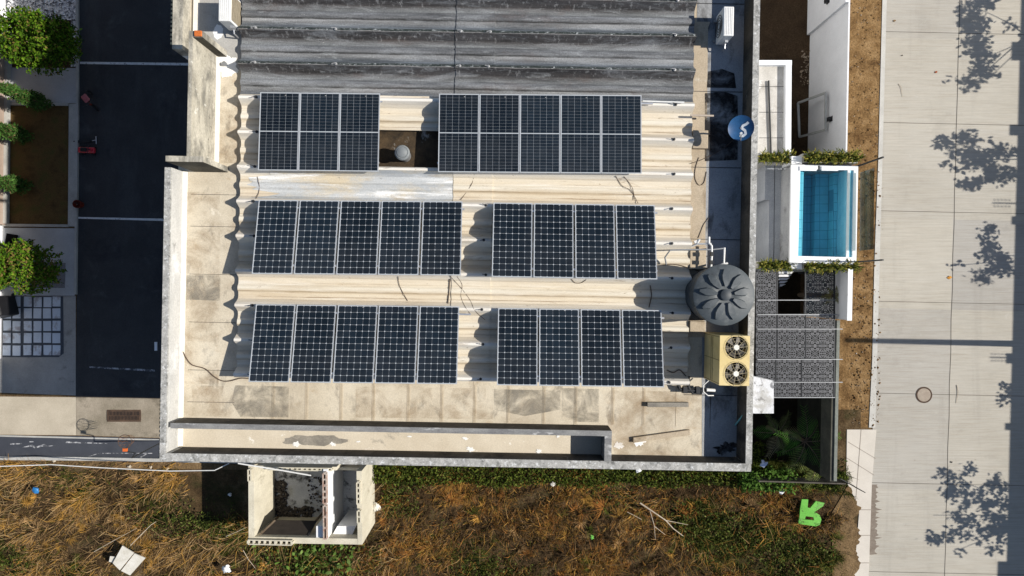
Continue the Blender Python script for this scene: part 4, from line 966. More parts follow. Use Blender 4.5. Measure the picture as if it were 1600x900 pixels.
struct('yard_soil', MB().sheet([(5.86, -6.7), (XW - .1, -6.9), (XW + .2, 14), (5.9, 14)], .004), M['dark_soil'])
struct('courtyard_shade_soil', MB().sheet([(5.86, -6.65), (XW - .3, -6.8), (XW - .2, 1.0), (5.88, 1.0)], .008), mk('shade_dark_soil', [(.010, .008, .006), (.026, .019, .012)], 2, None, .95, .1, .9, .03, 14, .4, 22))  # near-black sheet puts the courtyard's shade into the soil colour
# wall lamps
for (a, b, lab) in ((1297, 187, 'small black lamp fixed to the white wall beside the leaning frame'), (1292, 3, 'small black lamp high on the white wall pier at the top edge')):
    zz = 1.75 if b > 100 else 1.6
    x, y = P(a, b, zz); x = wx(y) - (.05 if b > 100 else .16)
    l = thing('wall_lamp', lab, 'lamp', (x, y, zz), 0, 'lamps on the white wall')
    part('housing', MB().box(-.12, -.01, -.07, .07, 0, .16, .012), M['black'], l, True)
    part('back_plate', MB().box(-.012, 0, -.09, .09, -.03, .19), M['dark'], l, True)
# metal frame leaning on the wall
A, B_, C_, D_ = Vector(P3(1247, 161, .04)), Vector(P3(1249, 214, .04)), Vector(P3(1290, 203, 1.68)), Vector(P3(1290, 145, 1.68))
lf = thing('metal_frame', 'empty grey metal door frame leaning against the white wall', 'metal frame', tuple((A + B_) / 2))
for a, b in ((A, B_), (B_, C_), (C_, D_), (D_, A)): part('rail', MB().bar(a, b, .075, .05), plain('grey_paint', (.42, .43, .42), .6), lf)

# ------------------------------------------------------------- annex slab
za = 2.6
an = thing('annex_roof', 'small pale flat concrete roof with raised white rim beside the big building', 'roof', (*P(1210, 170), 0))
A0 = Q([(1176, 95), (1237, 95), (1236, 246), (1174, 246)], za)
part('roof_slab', MB().prism(A0, za - .18, za), M['annex'], an)
part('rim', MB().prism(Q([(1228, 101.5), (1237, 101.5), (1236, 246), (1227.4, 246)], za + .18), za - .0, za + .18), M['coping'], an)
part('rim', MB().prism(Q([(1176, 94), (1237.4, 94), (1237.3, 101.3), (1176, 101.3)], za + .18), za - .002, za + .182), M['coping'], an)
mb = MB()
for yy in (135, 175, 215): mb.sheet(Q([(1186, yy), (1226, yy), (1226, yy + .8), (1186, yy + .8)], za), za + .004)
part('joint', mb, M['dark'], an)
part('support_wall', MB().prism(Q([(1178, 100), (1234, 100), (1233, 243), (1176, 243)], za), 0, za - .182), M['grey_wall'], an)
part('drain_pipe', MB().tube([P3(1201, 126, za + .05), P3(1205, 246, za + .05)], .03, 8), M['dark'], an)

# ------------------------------------------------------------- plunge pool on its terrace
zp = 3.2
pt = thing('plunge_pool', 'raised blue tiled plunge pool with white coping above the dirt verge', 'pool', (*P(1290, 330), 0))
o0 = [(1237, 257), (1341, 259), (1338, 414), (1234, 410)]
def ring(outer, inner, z0, z1, m, name):
    n = len(outer); a, b = Q(outer, z1), Q(inner, z1); mb = MB()
    for i in range(n):
        j = (i + 1) % n; mb.prism([a[i], a[j], b[j], b[i]], z0, z1)
    return part(name, mb, m, pt)
inn = [(1250.5, 264), (1334.5, 266), (1332, 402), (1247, 400)]
ring(o0, inn, zp - .10, zp, M['coping'], 'coping')
oo = [(1239, 259), (1340, 261), (1337, 412), (1236, 408)]
ring(oo, [(1250, 263.5), (1335, 265.5), (1332.5, 402.5), (1246.5, 400.5)], 0, zp - .102, M['shaded_slab'], 'outer_wall')
zw = zp - .22
def strip(x0, x1, ztop, zbot, nm, m=M['tile']):
    f = lambda t, u: (x0 + (x1 - x0) * t, u)
    return part(nm, MB().prism([P(x0 + .4, 263, zp), P(x1, 263.5, zp), P(x1 - 3, 404, zp), P(x0 - 2.6, 404, zp)], zbot, ztop), m, pt)
strip(1250, 1263, zw - .12, .6, 'bench')
strip(1263.2, 1283, zw - 1.45, .6, 'basin_floor')
strip(1283.2, 1296, zw - 1.10, .6, 'step')
strip(1296.2, 1318, zw - .80, .6, 'step')
strip(1318.2, 1325, zw - .45, .6, 'step')
strip(1325.2, 1336, zp - .06, .6, 'shallow_shelf', mk('shelf_tile', [(.20, .60, .78), (.30, .70, .85)], 3, None, .4, .4))
part('shelf_curb', MB().prism(Q([(1325, 264), (1328.5, 264), (1326, 402), (1322.5, 402)], zp), zp - .055, zp - .002), M['coping'], pt)
part('water', MB().prism(Q([(1250, 263.7), (1324.6, 264.8), (1322.2, 402.3), (1246.6, 400.8)], zp), zw - 1.6, zw), M['water'], pt)
part('skimmer_slot', MB().box(*[P(1278, 262, zp)[0], P(1281, 262, zp)[0], P(0, 266, zp)[1], P(0, 259, zp)[1]], zp - .05, zp + .004), M['dark'], pt)
for a0, a1 in ((1250, 1276), (1284, 1310)): part('loose_coping', MB().prism(Q([(a0, 259.5), (a1, 260), (a1, 267), (a0, 266.5)], zp + .04), zp + .003, zp + .04), M['white'], pt)
dk = thing('pool_deck', 'grey tiled deck lying lower beside the white pool coping', 'deck', (*P(1215, 335), 0))
zd = 2.15
part('deck_slab', MB().prism(Q([(1196, 256), (1246, 256), (1243, 408), (1201, 408), (1202, 312), (1195, 312)], zd), 0, zd), M['deck'], dk)
mb = MB()
for xx in (1210, 1222): mb.sheet(Q([(xx, 257), (xx + .8, 257), (xx - .8, 407), (xx - 1.6, 407)], zd), zd + .004)
part('joint', mb, M['dark'], dk)
# glass balustrade on the street side
gl = thing('glass_balustrade', 'glass balustrade panel between two dark posts on the street side of the pool', 'balustrade', P3(1341, 335, zp))
zt = zp + 1.45
for a, b in ((1340.5, 259), (1340, 409)):
    q = P3(a, b, zp); part('post', MB().bar((q[0] + .03, q[1], zp - .3), (q[0] + .03, q[1], zt), .045), M['dark'], gl)
a, b = P3(1342, 270, zp), P3(1341, 392, zp)
part('glass_panel', MB().prism([(a[0], a[1]), (a[0] + .012, a[1]), (b[0] + .012, b[1]), (b[0], b[1])], zp + .08, zp + .92), M['glass'], gl)
# ------------------------------------------------------------- planters
def planter(px0, px1, y0, y1, z, lab, seed):
    c = P((px0 + px1) / 2, (y0 + y1) / 2, z)
    t = thing('planter', lab, 'planter', (*c, 0), 0, 'planters along the pool terrace')
    part('trough', MB().prism(Q([(px0, y0), (px1, y0 + 1), (px1, y1 + 1), (px0, y1)], z), 0, z), M['annex'], t)
    part('soil', MB().prism(Q([(px0 + 2, y0 + 1.5), (px1 - 2, y0 + 2.5), (px1 - 2, y1 - .5), (px0 + 2, y1 - 1.5)], z), z + .003, z + .02), M['dark_soil'], t)
    r = np.random.default_rng(seed); V = []; Fc = []; T = []
    n = int((px1 - px0) * 5)
    for k in range(n):
        x, y = P(r.uniform(px0 + 2, px1 - 1), r.uniform(y0 + 2, y1 - 1), z)
        a = r.uniform(0, 2 * math.pi); L = r.uniform(.10, .26); w = r.uniform(.012, .022); up = r.uniform(.12, .38)
        d = np.array([math.cos(a), math.sin(a), 0]); s = np.array([-d[1], d[0], 0])
        p0 = np.array([x, y, z + .01]); p1 = p0 + d * L * .55 + [0, 0, up]; p2 = p0 + d * L + [0, 0, up * .75]
        b = len(V); V += [p0 - s * w * .6, p0 + s * w * .6, p1 + s * w, p1 - s * w, p2 + s * w * .15, p2 - s * w * .15]
        Fc += [(b, b + 1, b + 2, b + 3), (b + 3, b + 2, b + 4, b + 5)]
        col = [(.10, .115, .02), (.22, .20, .035), (.05, .07, .015), (.36, .32, .10)][int(r.choice(4, p=[.4, .27, .25, .08]))]
        T += [col] * 6
    fast('plants', V, np.array(Fc), M['leaf'], np.array(T), t)
planter(1184, 1236, 241, 254, 2.62, 'planter of spiky yellow green plants below the annex roof', 1)
planter(1254, 1340, 240, 254, 3.0, 'planter of spiky plants between white wall and pool', 2)
planter(1184, 1235, 408, 420, 2.75, 'planter of spiky plants between the deck and perforated pergola', 3)
planter(1254, 1338, 412, 421, 3.0, 'planter of spiky plants at the lower edge of the pool', 4)
part('step_block', MB().prism(Q([(1234, 411), (1253, 411), (1253, 420), (1234, 420)], 3.0), 2.2, 3.0), M['coping'], pt)
part('step_block', MB().prism(Q([(1237, 244), (1253, 244), (1253, 256), (1237, 256)], 3.0), 2.2, 3.0), M['coping'], pt)
# ------------------------------------------------------------- perforated pergola
zg = 2.75
pg = thing('pergola', 'flat pergola roofed with perforated grey metal screens beside the water tank', 'pergola', (*P(1243, 520), 0))
def scr(x0, x1, y0, y1, m='screen', z=zg): part('screen_panel', MB().prism(Q([(x0, y0), (x1, y0), (x1, y1), (x0, y1)], z), z - .004, z + .002), M[m], pg)
rows = [(422, 468), (469, 490.5), (491.5, 513), (514.5, 560), (561.5, 596)]
for i, (a, b) in enumerate(rows):
    xs = [(1181, 1213), (1215, 1257.5), (1259, 1303)] if i < 4 else [(1181, 1211), (1213, 1251), (1253, 1302)]
    for j, (c, d) in enumerate(xs):
        if i < 2 and j == 1: continue
        scr(c, d, a, b, 'screen_dark' if (i < 2 and j == 2) else 'screen', zg - (.35 if (i < 2 and j == 2) else 0))
scr(1209, 1251, 597.5, 620); scr(1253, 1302, 597.5, 620)
for yy, a, b in ((468.5, 1183, 1303), (491, 1183, 1310), (513.7, 1183, 1316), (561, 1183, 1316), (596.7, 1183, 1316), (620.5, 1208, 1304), (421.5, 1183, 1304)):
    part('beam', MB().bar(P3(a, yy + .4, zg - .03), P3(b, yy + .4, zg - .03), .024, .07), M['steel'], pg)
for xx, y0, y1 in ((1214, 422, 560), (1258.3, 422, 560), (1303.6, 422, 620), (1212, 562, 620), (1252, 562, 620), (1182, 422, 596)):
    part('purlin', MB().bar(P3(xx, y0, zg - .04), P3(xx, y1, zg - .04), .04, .05), M['dark'], pg)
for a, b in ((1302, 424), (1302, 618), (1212, 618), (1186, 424)): q = P3(a, b, zg - .07); part('post', MB().bar((q[0], q[1], 0), q, .07), M['dark'], pg)
# white steps visible through the open bay
stp = thing('garden_stairs', 'white stair treads seen through the open bay of the pergola', 'stairs', (*P(1228, 434, 0), 0))
for i in range(5):
    zz = 2.3 - i * .2; part('tread', MB().prism(Q([(1217, 424 + i * 5), (1240 - i * 3, 424 + i * 5), (1237 - i * 4, 427.5 + i * 5), (1217, 427.5 + i * 5)], zz), zz - .05, zz), M['white'], stp)
part('stringer', MB().bar(P3(1216, 424, 2.2), P3(1216, 450, 1.3), .05, .1), M['dark'], stp)
part('landing_post', MB().bar(P3(1216, 424, 0), P3(1216, 424, 2.2), .06), M['dark'], stp)
# grille lying on sidewalk edge
fg = thing('fence_gate', 'black spiked iron grille leaning at the corner of courtyard and sidewalk', 'grille', P3(1318, 752))
zf = 1.0
part('rail', MB().bar(P3(1313, 748, zf), P3(1334, 759, zf), .03), M['black'], fg); part('rail', MB().bar(P3(1315, 749, .2), P3(1330, 757, .2), .03), M['black'], fg)
for i in range(7):
    t = (i + .3) / 7; a, b = Vector(P3(1315, 749, .05)), Vector(P3(1330, 757, .05)); p = a.lerp(b, t)
    part('spike', MB().bar(p, (p.x, p.y, zf + .12), .022), M['black'], fg)

# ================================================================= roofless ruin in the lot
zr = 2.15
ru = thing('roofless_ruin', 'small roofless ruin of plastered hollow brick with two rooms', 'ruin', (*P(480, 770), 0))
part('floor', MB().prism(Q([(392, 728), (562, 728), (562, 845), (392, 845)], zr), 0, .06), M['ruin_floor'], ru)
def rw(name, pts, m, z=zr, par_=None): return part(name, MB().prism(Q(pts, z), 0, z), m, par_ or ru)
w1 = rw('wall', [(388, 727), (396, 727), (397.5, 846), (388.5, 846)], M['ruin_cream'])
w2 = rw('wall', [(388, 838.5), (566, 842), (566, 851), (388, 848)], M['ruin_cream'], zr - .004)
w3 = rw('partition', [(505, 733), (512, 733), (512.5, 842), (506.5, 842)], M['ruin_white'], zr + .01)
w4 = rw('wall', [(557, 736), (565, 736), (566, 850), (559, 850)], M['ruin_cream'], zr + .002)
w5 = rw('wall', [(389, 727.5), (526, 729.5), (526, 735), (389, 733)], M['ruin_cream'], zr - .2)
w6 = rw('wall', [(526, 730), (562, 731), (562, 735.5), (526, 734.5)], M['ruin_cream'], zr - 1.1)
def course(a, b, parent, wpx=.085, mat='ruin_cream', pitch=.17, z=zr):
    """Open cells along the top of a hollow brick wall: two thin shells with webs between them and a dark core below."""
    a, b = Vector(P3(*a, z)), Vector(P3(*b, z)); d = (b - a); L = d.length; d.normalize(); s = Vector((-d.y, d.x, 0)); up = Vector((0, 0, 1))
    mb = MB(); mid = (a + b) / 2
    for q in (-1, 1): mb.obox(mid + s * q * wpx + up * .08, d, s, up, L / 2, .018, .075)
    n = int(L / pitch)
    for i in range(n + 1): mb.obox(a + d * (L * i / n) + up * .08, d, s, up, .022 + random.uniform(0, .02), wpx - .02, .07)
    part('hollow_brick_course', mb, M[mat], parent)
    part('brick_core', MB().obox(mid + up * .012, d, s, up, L / 2 - .01, wpx - .02, .008), M['black'], parent)
course((390, 844.5), (458, 846), w2, .07)
course((508.7, 738), (509.3, 785), w3, .055, 'brick_red')
course((509.3, 788), (509.8, 840), w3, .05, 'brick_red', .3)
course((561, 752), (561.5, 786), w4, .05, 'ruin_cream', .15)
course((562, 796), (562.3, 815), w4, .05, 'ruin_cream', .15)
course((392, 732), (392.3, 750), w1, .045, 'ruin_cream', .15)
course((420, 730.6), (520, 732), w5, .04, 'ruin_cream', .16, zr - .2)
# white blocks made up to stand for the sunlit floor patches, dark slab over the corner
part('sun_patch_block', MB().prism(Q([(527, 822), (556, 822), (548, 842), (516, 842)], 1.75), .06, 1.75), M['ruin_white'], ru)
part('sun_patch_block', MB().prism(Q([(494, 822), (505, 822), (505, 840), (494, 840)], 2.12), .06, 2.12), M['ruin_white'], ru)
bd = thing('dark_board', 'dark brown board propped over the corner of the ruin', 'board', P3(445, 828, 1.0))
a = [P3(403, 838.5, 1.98), P3(480, 839.5, 1.98), P3(494, 814, 1.55), P3(430, 813, 1.55)]
part('sheet', MB().add(a + [(x, y, z - .03) for x, y, z in a], [(0, 1, 2, 3), (7, 6, 5, 4), (0, 4, 5, 1), (1, 5, 6, 2), (2, 6, 7, 3), (3, 7, 4, 0)]), M['board'], bd)
part('batten', MB().bar(a[0], a[3], .06, .05), M['bark'], bd); part('batten', MB().bar(a[1], a[2], .05, .05), M['black'], bd)
part('prop', MB().bar((a[2][0] - .05, a[2][1] - .05, .06), (a[2][0] - .05, a[2][1] - .05, 1.53), .06), M['bark'], bd)
part('prop', MB().bar((a[0][0] + .08, a[0][1] + .06, .06), (a[0][0] + .08, a[0][1] + .06, 1.93), .06), M['bark'], bd)
# ================================================================= vegetation
def leaves(centers, size, aspect=1.6, rng=RNG, flat=.0, fold=.25):
    """One bent leaf (two quads) per centre; returns verts, faces."""
    n = len(centers)
    d = rng.normal(size=(n, 3)); d[:, 2] = d[:, 2] * (1 - flat) * .7 ; d /= np.linalg.norm(d, axis=1, keepdims=True)
    u = rng.normal(size=(n, 3)); s = np.cross(d, u); s /= np.linalg.norm(s, axis=1, keepdims=True); nn = np.cross(s, d)
    L = (size * rng.uniform(.6, 1.25, n))[:, None]; W = L / aspect / 2
    a = centers; m = a + d * L * .5 + nn * L * fold * .3; e = a + d * L
    V = np.stack([a - s * W * .35, a + s * W * .35, m + s * W, m - s * W, e + s * W * .25, e - s * W * .25], 1).reshape(-1, 3)
    b = np.arange(n)[:, None] * 6
    Fq = np.concatenate([b + [0, 1, 2, 3], b + [3, 2, 4, 5]], 0)
    return V, Fq
def tints(n, cols, p, rng=RNG, per=6, var=.2):
    c = np.array(cols)[rng.choice(len(cols), n, p=p)] * rng.uniform(1 - var, 1 + var, (n, 1)); return np.repeat(c, per, 0)
def in_ellipsoid(n, c, r, rng, shell=.55):
    d = rng.normal(size=(n, 3)); d /= np.linalg.norm(d, axis=1, keepdims=True)
    q = shell + (1 - shell) * rng.uniform(0, 1, (n, 1)) ** .6
    return np.array(c) + d * q * np.array(r)
def bush(name, label, cat, px, py, rx, ry, h, n, seed, cols, p, size=.09, group=None, trunk=.06, lumps=14, zlow=.15):
    """Clipped garden tree: rx, ry crown radii in metres, h its height."""
    rng = np.random.default_rng(seed); zc = h * .58; x, y = P(px, py, zc)
    t = thing(name, label, cat, (x, y, .045), 0, group)
    cs = [((x, y, zc), (rx * .8, ry * .8, h * .40))]
    for k in range(lumps):
        a = rng.uniform(0, 2 * math.pi); e = rng.uniform(-.3, 1.0); q = rng.uniform(.35, .5)
        cs.append(((x + rx * .72 * math.cos(a) * math.cos(e), y + ry * .72 * math.sin(a) * math.cos(e), zc + h * .33 * math.sin(e)), (rx * q, ry * q, h * q * .5)))
    per = int(n * .52) // len(cs); C = np.concatenate([in_ellipsoid(per, c, r, rng, .35) for c, r in cs])
    # ragged sprigs that stick out of the outline
    for k in range(90):
        a = rng.uniform(0, 2 * math.pi); e = rng.uniform(-.2, 1.3); b = np.array([x + rx * .92 * math.cos(a) * math.cos(e), y + ry * .92 * math.sin(a) * math.cos(e), zc + h * .42 * math.sin(e)]); dd = np.array([math.cos(a) * math.cos(e), math.sin(a) * math.cos(e), math.sin(e)])
        C = np.concatenate([C, b + dd * rng.uniform(-.05, .24, (26, 1)) + rng.normal(size=(26, 3)) * .035]); C = C[C[:, 2] > zlow]
    V, Fq = leaves(C, size, 1.7, rng); fast('crown', V, Fq, M['leaf'], tints(len(C), cols, p, rng), t)
    tr = MB(); tr.tube([(x, y, 0), (x + .04, y, h * .3), (x, y + .03, h * .62)], trunk, 8, trunk * .5)
    for k in range(6):
        a = k * 1.05 + seed; tr.tube([(x + .02, y, h * (.25 + .04 * k)), (x + rx * .35 * math.cos(a), y + ry * .35 * math.sin(a), h * .5), (x + rx * .6 * math.cos(a), y + ry * .6 * math.sin(a), h * .68)], trunk * .5, 6, .012)
    part('trunk', tr, M['bark'], t); return t
GR = [(.072, .155, .010), (.125, .205, .016), (.028, .060, .008), (.17, .125, .038)]
bush('garden_tree', 'bushy green tree with lit western half beside the white gravel bed', 'tree', 62, 66, 1.22, .92, 2.9, 15000, 3, GR, [.42, .28, .22, .08], .095, 'garden trees of the row houses')
bush('garden_tree', 'bushy green and brownish tree beside the paver parking corner', 'tree', 46, 418, .96, .80, 2.7, 11000, 4, GR, [.36, .26, .18, .20], .095, 'garden trees of the row houses')
# brown drying side of the second tree's crown comes from its own dead leaves
for i, (px, py, h, lab) in enumerate(((77, 166, 3.0, 'slim leaning conifer at the edge of the pale driveway'), (47, 216, 3.0, 'slim conifer in the middle of the dry lawn edge'), (46, 293, 3.0, 'slim conifer beside the lower part of the dry lawn'))):
    rng = np.random.default_rng(20 + i); x, y = P(px, py); t = thing('conifer', lab, 'tree', (x, y, .045), 0, 'slim conifers by the row houses')
    n = 4600; z = rng.uniform(.05, 1, n) ** .9 * h; rr = .24 * np.clip(1.15 - (z / h) ** 1.6, .08, 1) * rng.uniform(.5, 1.1, n); a = rng.uniform(0, 2 * math.pi, n)
    rr *= 1 + .25 * np.sin(a * 3 + z * 5)
    C = np.stack([x + rr * np.cos(a), y + rr * np.sin(a), z], 1); V, Fq = leaves(C, .10, 2.4, rng)
    fast('crown', V, Fq, M['leaf'], tints(n, [(.05, .12, .022), (.075, .15, .035), (.13, .10, .045), (.035, .07, .018)], [.4, .3, .1, .2], rng), t)
    part('trunk', MB().tube([(x, y, 0), (x, y, h * .9)], .04, 7, .012), M['bark'], t)
# ---------------------------------------------------------------- street trees whose shade falls on the concrete road
def ground_ellipses(els, n, rng):
    w = np.array([e[2] * e[3] for e in els], float); w /= w.sum(); k = rng.choice(len(els), n, p=w)
    E = np.array(els, float)[k]; a = rng.uniform(0, 2 * math.pi, n); q = np.sqrt(rng.uniform(0, 1, n))
    return np.stack([E[:, 0] + E[:, 2] * q * np.cos(a), E[:, 1] + E[:, 3] * q * np.sin(a)], 1)
TREES = [
    ([(1522, 10, 24, 45), (1524, 62, 18, 26), (1536, 92, 17, 22), (1526, 118, 18, 16), (1513, 136, 13, 9), (1493, 123, 8, 5), (1549, 118, 9, 5), (1508, 40, 10, 12), (1580, 36, 10, 5)], 620, 'leafy street tree whose long shade reaches the top of the concrete road'),
    ([(1525, 235, 42, 20), (1550, 250, 34, 24), (1500, 252, 28, 16), (1560, 275, 22, 14), (1473, 222, 18, 8), (1525, 288, 24, 8), (1585, 228, 10, 14), (1510, 212, 22, 7)], 520, 'leafy street tree whose broad shade lies under the top one'),
    ([(1548, 396, 22, 18), (1545, 372, 10, 20), (1500, 414, 18, 6), (1530, 428, 14, 13), (1570, 412, 16, 14), (1552, 425, 8, 12)], 230, 'small street tree whose shade has a drooping low branch'),
    ([(1530, 812, 46, 34), (1560, 840, 30, 24), (1478, 742, 14, 11), (1510, 738, 9, 15), (1500, 765, 26, 20), (1558, 762, 15, 22), (1458, 805, 22, 6), (1470, 838, 22, 10), (1502, 857, 10, 11), (1578, 815, 18, 36), (1530, 780, 26, 14)], 640, 'large street tree whose shade spreads over the lower road'),
    ([(1576, 615, 5, 14), (1566, 625, 4, 4)], 26, 'sapling whose few leaves shade the road edge near the manhole'),
]
for i, (els, n, lab) in enumerate(TREES):
    rng = np.random.default_rng(40 + i); E = np.array(els, float); w = E[:, 2] * E[:, 3]
    gx, gy = P((E[:, 0] * w).sum() / w.sum(), (E[:, 1] * w).sum() / w.sum()); zc = 3.7
    x, y = gx + KX * zc + .3, gy + KY * zc
    t = thing('street_tree', lab, 'tree', (x, y, 0), 0, 'street trees across the road')
    # clusters of leaves on twig ends
    pts = ground_ellipses(els, max(8, n // 5), rng); zz = rng.uniform(2.9, 4.6, len(pts)); Xg = (pts[:, 0] - 800) * H / F; Yg = (450 - pts[:, 1]) * H / F
    K = np.stack([Xg + KX * zz, Yg + KY * zz, zz], 1)
    C = np.repeat(K, 13, 0) + rng.normal(size=(len(K) * 13, 3)) * .085
    V, Fq = leaves(C, .145, 1.35, rng, .2); fast('crown', V, Fq, M['leaf'], tints(len(C), GR[:3], [.4, .3, .3], rng), t)
    tr = MB(); tr.tube([(x, y, 0), (x + .05, y, 1.4), (x - .02, y + .02, 2.6)], .11, 8, .07)
    for (ex_, ey_, rx_, ry_) in els[::2]:
        zz = 3.4 + rng.uniform(-.3, .7); a, b = (ex_ - 800) * H / F + KX * zz, (450 - ey_) * H / F + KY * zz
        tr.tube([(x, y, 2.4), (x * .6 + a * .4 + .1, y * .55 + b * .45, 3.0), (a, b, zz)], .022, 6, .010)
    part('trunk', tr, M['bark'], t)
# ---------------------------------------------------------------- across the road: wall with merlons, fence posts, utility pole (only their shade is in view)
XB = 24.6; hb = 4.9
bw = thing('neighbour_wall', 'wall across the road whose straight shade edges the road', 'wall', (XB, 0, 0))
def bx(Y): return P(1595 - .0258 * (450 - Y * 42.3), 0)[0] + KX * hb
mbw = MB().prism([(bx(-25), -25), (bx(-25) + .2, -25), (bx(25) + .2, 25), (bx(25), 25)], 0, hb)
part('wall_face', mbw, M['facade'], bw)
for y0, y1, ext in ((66, 95, 13), (195, 212, 13), (338, 351, 6), (552, 568, 9), (661, 672, 8), (877, 1000, 14)):
    dh = ext / 42.3 / KX
    Y0, Y1 = (450 - y1) / 42.3 + KY * hb, (450 - y0) / 42.3 + KY * hb
    part('merlon', MB().prism([(bx(Y0), Y0), (bx(Y0) + .2, Y0), (bx(Y1) + .2, Y1), (bx(Y1), Y1)], hb, hb + dh), M['facade'], bw)
for yy, ext in ((318, 38), (559, 36)):
    Y = (450 - yy) / 42.3 + KY * hb; X = bx(Y) + .06; h2 = hb + ext / 42.3 / KX
    e = part('electric_fence_post', MB().bar((X, Y, hb), (X, Y, h2), .05), M['dark'], bw)
    mb = MB()
    for q in range(5):
        for s in (-1, 1):
            z = hb + .25 + q * (h2 - hb - .3) / 4; mb.obox((X, Y + s * .12, z), (1, 0, 0), (0, 1, 0), (0, 0, 1), .014, .03, .014)
    part('insulator', mb, M['dark'], e)
up = thing('utility_pole', 'utility pole across the road whose thin straight shade crosses the road', 'pole', (20.6, (450 - 537) / 42.3 + .1, 0))
x0, y0 = 20.6, (450 - 541.5) / 42.3 + KY * (20.6 - 18.5) / KX * 1.0 - .0
hp_ = (20.6 - 12.35) / KX
y0 = (450 - 535) / 42.3 + (20.6 - 16.2) * KY / KX
part('shaft', MB().tube([(x0, y0, 0), (x0, y0, hp_)], .125, 12, .09), M['kerb'], up)
part('cross_arm', MB().bar((x0 + .12, y0, hp_ - .3), (x0 + .12, y0, hp_ - .15), .1), M['dark'], up)

# ================================================================= lot: dry grass, weeds, creeper
def fbm(x, y, s, seed):
    r = np.random.default_rng(seed); v = 0
    for k in range(7):
        a = r.uniform(0, 2 * math.pi); f = s * r.uniform(.6, 2.6); v = v + np.sin((x * math.cos(a) + y * math.sin(a)) * f + r.uniform(0, 6.28)) / (1 + .35 * k)
    return v / 3.2
def blades(n, region, seed, hmin, hmax, width, cols, pick, clump=.0, dens=None, flat=.5, name='dry_grass', label=None, dirf=None):
    rng = np.random.default_rng(seed)
    x0, x1, y0, y1 = region; px = rng.uniform(x0, x1, n * 3); py = rng.uniform(y0, y1, n * 3)
    X, Y = P(px, py)
    keep = rng.uniform(0, 1, n * 3) < dens(px, py, X, Y); X, Y, px, py = X[keep][:n], Y[keep][:n], px[keep][:n], py[keep][:n]; n = len(X)
    if clump: X = X + clump * np.sin(Y * 9 + fbm(X, Y, 3, 2) * 4); Y = Y + clump * np.sin(X * 8)
    f = fbm(X, Y, 1.3, seed + 1)
    a = (dirf(px, py, X, Y) if dirf is not None else fbm(X, Y, .5, seed + 2) * 3.0) + rng.normal(0, 1.05, n)
    Lh = rng.uniform(hmin, hmax, n) * (1 + .35 * f) * np.clip(.8 + .7 * fbm(X, Y, 4.2, 5), .45, 1.6); lean = rng.uniform(.25, 1.0, n) * flat * Lh * 1.6
    d = np.stack([np.cos(a), np.sin(a), np.zeros(n)], 1); s = np.stack([-np.sin(a), np.cos(a), np.zeros(n)], 1)
    # blades twist so that some show their face to the sky
    tw = rng.uniform(-1, 1, n)[:, None]; s2 = s * np.sqrt(1 - (tw * .6) ** 2) + np.array([0, 0, 1.0]) * tw * .6
    p0 = np.stack([X, Y, np.full(n, -.02)], 1); up = np.array([0, 0, 1.0])
    p1 = p0 + d * (lean * .35)[:, None] + up * (Lh * .62)[:, None]; p2 = p0 + d * lean[:, None] + up * (Lh * rng.uniform(.45, .95, n))[:, None]
    w = (width * rng.uniform(.6, 1.4, n))[:, None]
    V = np.stack([p0 - s2 * w * .5, p0 + s2 * w * .5, p1 + s2 * w * .5, p1 - s2 * w * .5, p2 + s2 * w * .12, p2 - s2 * w * .12], 1).reshape(-1, 3)
    b = np.arange(n)[:, None] * 6; Fq = np.concatenate([b + [0, 1, 2, 3], b + [3, 2, 4, 5]], 0)
    ci = pick(px, py, f, rng, n); c = np.array(cols)[ci] * rng.uniform(.7, 1.3, (n, 1))
    o = fast(name, V, Fq, M['grassmat'], np.repeat(c, 6, 0)); o['kind'] = 'stuff'; return o
STR, GLD, RUS, BRN, GRN, DGR = (.34, .215, .098), (.42, .235, .055), (.31, .135, .036), (.095, .060, .030), (.085, .095, .018), (.034, .046, .010)
def inruin(px, py): return ((px > 386) & (px < 592) & (py > 655) & (py < 822)) | ((px > 428) & (px < 600) & (py > 640) & (py < 822))
def base_dens(px, py, X, Y):
    d = np.full(len(px), 1.0); d[inruin(px, py)] = 0
    d[(px > 296) & (px < 428) & (py < 812)] = 0; d[(px > 280) & (px < 300) & (py < 790)] *= .1
    for cx, cy, rr in ((200, 876, 34), (355, 887, 11), (57, 765, 9), (1268, 801, 22)): d[np.hypot(px - cx, py - cy) < rr] *= (.30 if cx == 1268 else .04)
    d[(py < 738 + .018 * (px - 400)) & (px < 350)] *= .22
    d[(px > 1325)] = 0; edge = px > 1292 + 20 * np.sin(py * .11); d[edge & (py > 770)] *= .06
    d *= np.clip(.62 + .9 * fbm(X, Y, 4.2, 5) + .45 * fbm(X, Y, 1.2, 6), .16, 1)
    return d
def pick_dry(px, py, f, rng, n):
    t = px / 1300.0; q = f + rng.normal(0, .35, n)
    c = np.where(q > .42, 1, np.where(q > -.05, 0, 3))
    right = px > 560
    c = np.where(right & (q > .1), np.where(rng.uniform(size=n) < .45, 2, 1), c)
    c = np.where(right & (rng.uniform(size=n) < .28), 3, c)
    green = fbm(px / 42, py / 42, 1.1, 77) + (px > 1090) * .60 + (py > 830) * .15 + (px < 360) * -.08
    c = np.where(green + rng.normal(0, .25, n) > .62, np.where(rng.uniform(size=n) < .5, 4, 5), c)
    c = np.where(rng.uniform(size=n) < .07, 4, c); return c
COLS = [STR, GLD, RUS, BRN, GRN, DGR]
def dir_left(px, py, X, Y): return np.where(px < 420, -2.2 + .9 * fbm(X, Y, .7, 31), -1.2 + 1.8 * fbm(X, Y, .6, 32))
blades(190000, (-60, 1325, 720, 985), 101, .10, .34, .0145, COLS, pick_dry, .06, base_dens, .75, 'dry_grass', None, dir_left)
